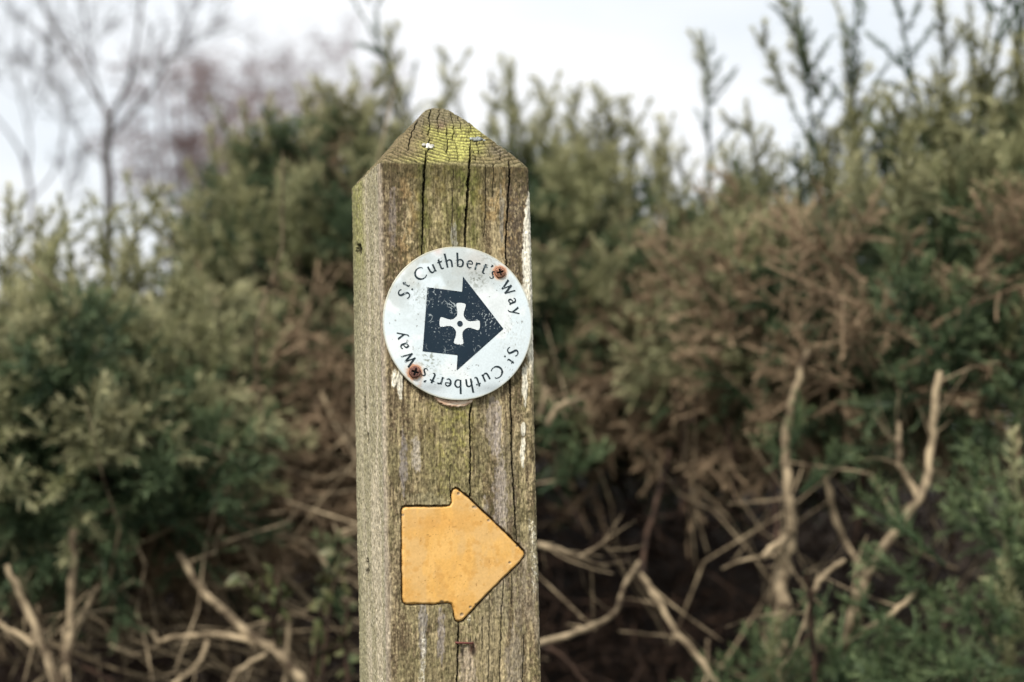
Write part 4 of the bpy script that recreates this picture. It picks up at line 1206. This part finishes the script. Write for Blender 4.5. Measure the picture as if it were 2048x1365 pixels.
# woody stems seen in the gloom under the canopy
stems(bR, [
    ([(1880, 745, 1.6), (1872, 800, 1.6), (1862, 900, 1.6), (1845, 985, 1.58), (1800, 1050, 1.57), (1745, 1130, 1.56), (1715, 1200, 1.56), (1690, 1300, 1.6)][::-1], .0105, .006),
    ([(1797, 845, 1.62), (1798, 925, 1.6), (1822, 970, 1.6), (1838, 1000, 1.59)][::-1], .0062, .0052),
    ([(1618, 700, 1.7), (1590, 790, 1.7), (1570, 880, 1.7), (1578, 980, 1.68), (1582, 1060, 1.68)][::-1], .010, .0075),
    ([(1575, 1060, 1.69), (1566, 1150, 1.69), (1563, 1240, 1.68), (1560, 1420, 1.7)], .0155, .014),
    ([(1525, 1115, 1.66), (1552, 1090, 1.67), (1580, 1070, 1.68)], .005, .006),
    ([(1650, 950, 1.8), (1672, 1040, 1.8), (1700, 1100, 1.8), (1730, 1150, 1.75)], .0055, .0075),
    ([(1705, 800, 1.9), (1728, 900, 1.9), (1718, 1000, 1.9), (1708, 1090, 1.88)], .006, .0085, M_bark_d),
    ([(1740, 950, 1.75), (1770, 1000, 1.75), (1795, 1035, 1.7)], .004, .005),
    ([(1780, 740, 1.8), (1830, 780, 1.8), (1870, 810, 1.8)], .004, .0045),
    ([(1690, 1120, 1.5), (1650, 1150, 1.5), (1625, 1190, 1.5), (1610, 1260, 1.5)], .0045, .0045),
    ([(1612, 1150, 1.48), (1620, 1190, 1.49), (1626, 1300, 1.5), (1632, 1400, 1.5)], .0042, .005, M_bark_d),
    ([(2060, 1030, 1.8), (2000, 960, 1.8), (1930, 870, 1.85), (1880, 800, 1.9)], .006, .004, M_bark_d),
    ([(1450, 850, 1.95), (1470, 930, 1.95), (1468, 1010, 1.95)], .004, .006, M_bark_d),
    ([(1350, 780, 2.0), (1385, 850, 2.0), (1400, 760, 2.0), (1440, 700, 2.0)], .006, .004, M_bark_d),
    ([(1545, 900, 1.85), (1550, 1000, 1.85), (1556, 1100, 1.8)], .005, .0065, M_bark_d),
    ([(1840, 1180, 1.5), (1780, 1230, 1.5), (1730, 1260, 1.52)], .004, .005),
    ([(1910, 900, 1.9), (1905, 1000, 1.9), (1900, 1100, 1.9)], .006, .008, M_bark_d),
])
stems(bC, [
    ([(1340, 900, 1.9), (1318, 990, 1.9), (1292, 1080, 1.85), (1285, 1160, 1.8)], .005, .0070, M_bark_d),
    ([(1278, 1125, 1.7), (1250, 1170, 1.65), (1225, 1230, 1.6), (1150, 1265, 1.55), (1040, 1300, 1.5)], .0045, .0062),
    ([(1275, 1140, 1.7), (1310, 1190, 1.68), (1350, 1260, 1.66), (1400, 1320, 1.64), (1440, 1380, 1.62)], .0052, .0062),
    ([(1060, 1090, 1.55), (1120, 1100, 1.55), (1170, 1120, 1.56), (1215, 1135, 1.58)], .0052, .004),
    ([(1155, 1115, 1.57), (1185, 1100, 1.57), (1208, 1085, 1.57)], .003, .0035),
    ([(1060, 1290, 1.6), (1120, 1310, 1.6), (1180, 1380, 1.6)], .004, .0045, M_bark_d),
    ([(1095, 850, 1.8), (1115, 815, 1.8), (1155, 800, 1.8)], .006, .005),
    ([(1080, 830, 1.8), (1095, 775, 1.8)], .005, .004),
    ([(1370, 850, 2.1), (1372, 950, 2.1), (1360, 1050, 2.1)], .005, .007, M_bark_d),
    ([(1300, 760, 2.2), (1325, 860, 2.2), (1335, 960, 2.2)], .005, .006, M_bark_d),
])
stems(bL, [
    ([(15, 1130, 1.6), (50, 1210, 1.6), (85, 1290, 1.58), (118, 1380, 1.56)], .0055, .0085),
    ([(-40, 1225, 1.6), (20, 1260, 1.6), (75, 1295, 1.59)], .0045, .0055),
    ([(148, 1060, 1.6), (142, 1180, 1.6), (140, 1280, 1.58), (120, 1400, 1.56)], .0065, .009),
    ([(130, 1250, 1.58), (128, 1300, 1.58), (130, 1400, 1.56)], .004, .006),
    ([(75, 1210, 1.62), (90, 1270, 1.62), (105, 1320, 1.58)], .0035, .004),
    ([(195, 1175, 1.65), (165, 1230, 1.62), (148, 1260, 1.6)], .0045, .005),
    ([(235, 1220, 1.65), (185, 1225, 1.63), (155, 1250, 1.6)], .003, .0035),
    ([(360, 1110, 1.7), (400, 1175, 1.68), (450, 1225, 1.66), (500, 1270, 1.65), (560, 1310, 1.64), (610, 1370, 1.63)], .0062, .010),
    ([(220, 1290, 1.68), (270, 1310, 1.67), (310, 1295, 1.67), (330, 1280, 1.66), (400, 1270, 1.66), (470, 1275, 1.65), (520, 1290, 1.65)], .0035, .007),
    ([(320, 1290, 1.67), (300, 1262, 1.68), (265, 1255, 1.7)], .005, .003),
    ([(415, 1280, 1.66), (395, 1330, 1.64), (345, 1370, 1.62)], .005, .0045),
    ([(530, 1310, 1.62), (480, 1340, 1.61), (450, 1390, 1.6)], .0045, .005),
    ([(160, 1330, 1.7), (230, 1370, 1.7), (280, 1420, 1.7)], .005, .006, M_bark_d),
])
stems(bM, [
    ([(430, 1010, 1.9), (470, 1060, 1.88), (500, 1105, 1.86), (515, 1140, 1.84)], .011, .006),
    ([(500, 1085, 1.9), (560, 1075, 1.9), (620, 1095, 1.88), (665, 1140, 1.86)], .006, .005),
    ([(580, 960, 2.0), (600, 1010, 2.0), (620, 1060, 2.0), (625, 960, 2.0)], .006, .004, M_bark_d),
    ([(640, 780, 2.0), (670, 850, 2.0), (705, 900, 1.98), (730, 960, 1.95)], .006, .007),
    ([(580, 1240, 1.75), (572, 1330, 1.75), (570, 1420, 1.75)], .005, .006),
    ([(470, 980, 2.0), (460, 900, 2.0), (440, 830, 2.0)], .006, .004, M_bark_d),
])
twig_mass(bR, 1300, (1250, 2250, 620, 1600, 2.15, 3.3), rad=(.0012, .0032))
twig_mass(bR, 50, (1300, 2100, 700, 1400, 1.8, 2.1), M_bark, 'pale_twigs', rad=(.0010, .0020), up=1.2)
twig_mass(bC, 800, (950, 1400, 680, 1600, 2.2, 3.3), rad=(.0012, .003))
twig_mass(bL, 1000, (-150, 420, 950, 1600, 2.0, 3.0), rad=(.0012, .003))
twig_mass(bL, 80, (-80, 480, 1000, 1420, 1.7, 2.0), M_bark, 'pale_twigs', rad=(.0012, .0026), up=.2)
twig_mass(bM, 900, (350, 820, 780, 1600, 2.15, 3.2), rad=(.0012, .003))
twig_mass(bM, 60, (420, 740, 850, 1420, 1.75, 2.0), M_bark, 'pale_twigs', rad=(.0012, .0028), up=.2)

# small green sprays on the thicket stems
for (b, px, py, d, dx, s) in [(bR, 1590, 870, 1.68, .2, .5), (bR, 1560, 940, 1.68, -.4, .5), (bR, 1600, 985, 1.66, 1.2, .7), (bR, 1580, 900, 1.68, .3, .5), (bR, 1790, 850, 1.85, -.1, .6), (bR, 1490, 800, 1.9, -1.0, .8), (bC, 1085, 870, 1.9, .9, .6),
                              (bC, 1080, 985, 1.8, 1.6, .9), (bC, 1075, 900, 1.9, .7, .6), (bR, 1880, 700, 1.7, .1, .9), (bR, 2030, 850, 1.7, .4, .9), (bR, 2050, 900, 1.7, -.3, .9), (bM, 660, 1180, 1.7, .1, .7), (bM, 690, 1260, 1.7, -.3, .7),
                              (bN, 1890, 1130, 1.5, -1.2, 1.0), (bN, 1900, 1210, 1.5, -1.6, 1.0), (bN, 1850, 1290, 1.5, -1.5, .9), (bN, 1960, 1060, 1.5, -.3, .9), (bL, 330, 1040, 1.8, -.9, .7), (bL, 380, 880, 1.8, .1, .8), (bL, 420, 960, 1.8, .2, .8)]:
    place(SPR_f, 'spray', b, np.array(at(px, py, d)), np.array([dx, RG.normal(0, .3) - .2, 1.0]), s)

# leafy shoots low on the left of the post
def leafy_shoot(label, paths, nl, lsize, extra_tip=None):
    p0 = at(*paths[0][0])
    root = empty('leafy_shoot', p0, label, 'shoot', 'small leafy shoots in front of the thicket')
    for path in paths:
        Q = resample([np.array(at(*p)) for p in path], 14)
        V, F = tube_arrays(Q, np.linspace(.0035, .0014, 14), 6)
        obj('stem', np_mesh('shoot_stem', V - np.array(p0), F, None, [M_bark_d]), root)
    # ovate leaf, slightly folded
    us = np.linspace(0, 1, 7); prof = np.sin(math.pi * us ** .8) * .3
    Vl = []
    for u, wd in zip(us, prof):
        for k in (-1, 0, 1):
            Vl.append((k * wd, u, abs(k) * wd * .35 - .25 * u * u))
    Fl = []
    for i in range(6):
        for k in range(2):
            a = i * 3 + k
            Fl += [(a, a + 1, a + 4), (a, a + 4, a + 3)]
    lm = np_mesh('leaf', np.array(Vl) * lsize, np.array(Fl), None, [M_leaf], True, np.repeat(us, 3))
    for path in paths:
        Q = resample([np.array(at(*p)) for p in path], 40)
        for i in range(nl):
            t = int(8 + 31 * (i + RG.random()) / nl)
            d = RG.normal(0, 1, 3) + np.array([0, -.3, .5])
            R = basis(d, RG.uniform(0, 6.28)); s = RG.uniform(.7, 1.2)
            o = bpy.data.objects.new('leaf', lm); COL.objects.link(o); o.parent = root
            Rr = np.stack([R[:, 0], R[:, 2], R[:, 1]], 1) * s
            q_ = Q[min(t, 39)] - np.array(p0)
            o.matrix_local = Matrix([[*Rr[0], q_[0]], [*Rr[1], q_[1]], [*Rr[2], q_[2]], [0, 0, 0, 1]])
leafy_shoot('leafy shoot with small green leaves close against the left side of the post', [[(640, 1420, 1.6), (650, 1300, 1.6), (665, 1180, 1.6), (690, 1110, 1.58)], [(700, 1400, 1.55), (690, 1280, 1.55), (700, 1180, 1.55)], [(620, 1400, 1.65), (640, 1250, 1.62), (680, 1070, 1.6)]], 15, .018)
leafy_shoot('short leafy sprig above the crossing dead branches at lower left', [[(560, 1330, 1.65), (545, 1240, 1.62), (520, 1140, 1.6)], [(545, 1250, 1.62), (560, 1190, 1.6), (545, 1150, 1.6)], [(540, 1240, 1.62), (495, 1165, 1.6), (478, 1150, 1.6)]], 9, .018)

# ================================================================== FAR TREES
def grow(start, d, L, r, depth, rg, out_main, out_tw, droop=0.0, up=.25, kids=(3, 5), thin=.003, ang=(22, 48)):
    n = 7
    pts = [np.array(start, float)]; d = np.array(d, float) / np.linalg.norm(d)
    for i in range(n - 1):
        d = d + rg.normal(0, .09, 3) + np.array([0, 0, (up if depth > 1 else up - droop) * .12]); d /= np.linalg.norm(d)
        pts.append(pts[-1] + d * L / (n - 1))
    rad = np.linspace(r, max(r * .5, thin * .6), n)
    (out_main if depth >= 3 else out_tw).append(tube_arrays(pts, rad, 6 if depth >= 3 else 3))
    if depth == 0:
        return
    for k in range(int(rg.integers(*kids)) + 1):
        t = rg.uniform(.3, 1.0); i = min(int(t * (n - 1)), n - 2)
        p = pts[i] + (pts[i + 1] - pts[i]) * (t * (n - 1) - i)
        dd = pts[i + 1] - pts[i]; dd /= np.linalg.norm(dd)
        a = rg.uniform(0, 6.28); th = math.radians(rg.uniform(*ang))
        R = basis(dd, a)
        nd = R @ np.array([math.sin(th), 0, math.cos(th)])
        grow(p, nd, L * rg.uniform(.5, .75), max(r * .5 * rg.uniform(.8, 1.1), thin), depth - 1, rg, out_main, out_tw, droop, up, kids, thin, ang)

def bare_tree(name, label, cat, trunk, limbs, mat, twig_depth, seed, thin=.003, kids=(3, 5), droop=0, group=None, Lk=.5, mat2=None):
    """trunk / limbs: (list of (px,py,d), r0, r1)"""
    rg = np.random.default_rng(seed)
    P = [np.array(at(*p)) for p in trunk[0]]
    base = P[0].copy(); base[2] = float(ground_h(base[:1], base[1:2])[0]) - .05
    root = empty(name, base, label, cat, group)
    Q = resample([base] + P, 24)
    V, F = tube_arrays(Q, np.linspace(trunk[1], trunk[2], 24), 10)
    obj('trunk', np_mesh('trunk', V - base, F, None, [mat]), root)
    tw = []
    for l in limbs:
        Pl = [np.array(at(*p)) for p in l[0]]
        Ql = resample(Pl, 16)
        V, F = tube_arrays(Ql, np.linspace(l[1], l[2], 16), 8)
        obj('limb', np_mesh('limb', V - base, F, None, [mat]), root)
        Ln = np.linalg.norm(Ql[-1] - Ql[0])
        for k in range(l[3] if len(l) > 3 else 8):
            i = int(rg.integers(3, 15)); dd = Ql[i] - Ql[i - 1]; dd /= np.linalg.norm(dd)
            a = rg.uniform(0, 6.28); th = math.radians(rg.uniform(20, 50))
            nd = basis(dd, a) @ np.array([math.sin(th), 0, math.cos(th)])
            grow(Ql[i], nd, Ln * Lk * rg.uniform(.6, 1.1), max(l[2] * .7, thin), twig_depth, rg, tw, tw, droop, .25, kids, thin)
    V, F, E = merge(tw)
    obj('twigs', np_mesh('twigs', V - base, F, None, [mat2 or mat]), root, kind='stuff')
    return root

bare_tree('bare_tree', 'leafless tree at the left with a dark forked trunk above the gorse', 'tree',
          ([(220, 620, 5.2), (216, 480, 5.2), (219, 380, 5.2), (212, 300, 5.2), (221, 232, 5.2)], .024, .015),
          [([(221, 235, 5.2), (190, 190, 5.2), (140, 110, 5.25), (85, 10, 5.3), (50, -90, 5.4)], 0.0089, 0.0034, 9),
           ([(221, 235, 5.2), (255, 170, 5.15), (272, 90, 5.1), (285, -20, 5.1), (290, -120, 5.1)], 0.0081, 0.0034, 9),
           ([(224, 270, 5.2), (270, 220, 5.2), (315, 160, 5.2), (370, 60, 5.2), (410, -20, 5.2)], 0.0071, 0.0021, 9),
           ([(215, 240, 5.2), (195, 170, 5.2), (175, 80, 5.2), (160, -40, 5.2)], 0.0053, 0.0021, 7),
           ([(213, 330, 5.2), (170, 290, 5.2), (120, 200, 5.2), (90, 130, 5.2)], 0.0045, 0.0017, 5)],
          M_tree, 2, 3, .0018, (2, 4), Lk=.36)
bare_tree('bare_tree', 'slender leafless tree at the far left edge, twigs fading to sky', 'tree',
          ([(70, 620, 6.2), (66, 480, 6.2), (60, 370, 6.2), (45, 310, 6.2)], .014, .008),
          [([(46, 312, 6.2), (20, 270, 6.2), (-20, 220, 6.2), (-60, 160, 6.2)], 0.0063, 0.0021, 5),
           ([(55, 345, 6.2), (60, 280, 6.3), (40, 190, 6.3), (30, 100, 6.3)], 0.0053, 0.0021, 6),
           ([(62, 400, 6.2), (110, 340, 6.2), (130, 250, 6.2), (110, 160, 6.2)], 0.0053, 0.0021, 6),
           ([(66, 450, 6.2), (120, 420, 6.2), (140, 360, 6.2), (150, 300, 6.2)], 0.0045, 0.0021, 5)],
          M_tree, 2, 5, .0020, (2, 4), Lk=.5)
for k, (cx_, top_, bot, wd, d, lab) in enumerate([(390, 150, 510, 125, 13, 'reddish leafless birch crown beside the forked trunk'), (520, 170, 520, 115, 14.5, 'middle of the three blurred reddish birches, left of the post'),
                                                 (640, 130, 460, 110, 17, 'palest and tallest birch of the three, nearest the post')]):
    lm = []
    rg_ = np.random.default_rng(20 + k)
    for j in range(7):
        x1 = cx_ + (j - 3) / 3 * wd * .8 + rg_.normal(0, 8); y0 = bot - rg_.uniform(0, 60)
        lm.append(([(cx_, y0 + 60, d), ((cx_ + x1) / 2, y0 - 40, d + rg_.normal(0, .3)), (x1, top_ + 60 + abs(j - 3) * 22, d + rg_.normal(0, .5)), (x1 + rg_.normal(0, 8), top_ + abs(j - 3) * 26, d)], .020, .005, 9))
    bare_tree('birch_tree', lab, 'tree', ([(cx_, 640, d), (cx_ + 4, bot + 60, d), (cx_, bot, d)], .08, .05), lm, M_birch, 2, 30 + k, .004, (3, 5), droop=1.2, group='blurred birches beyond the gorse', Lk=.36)
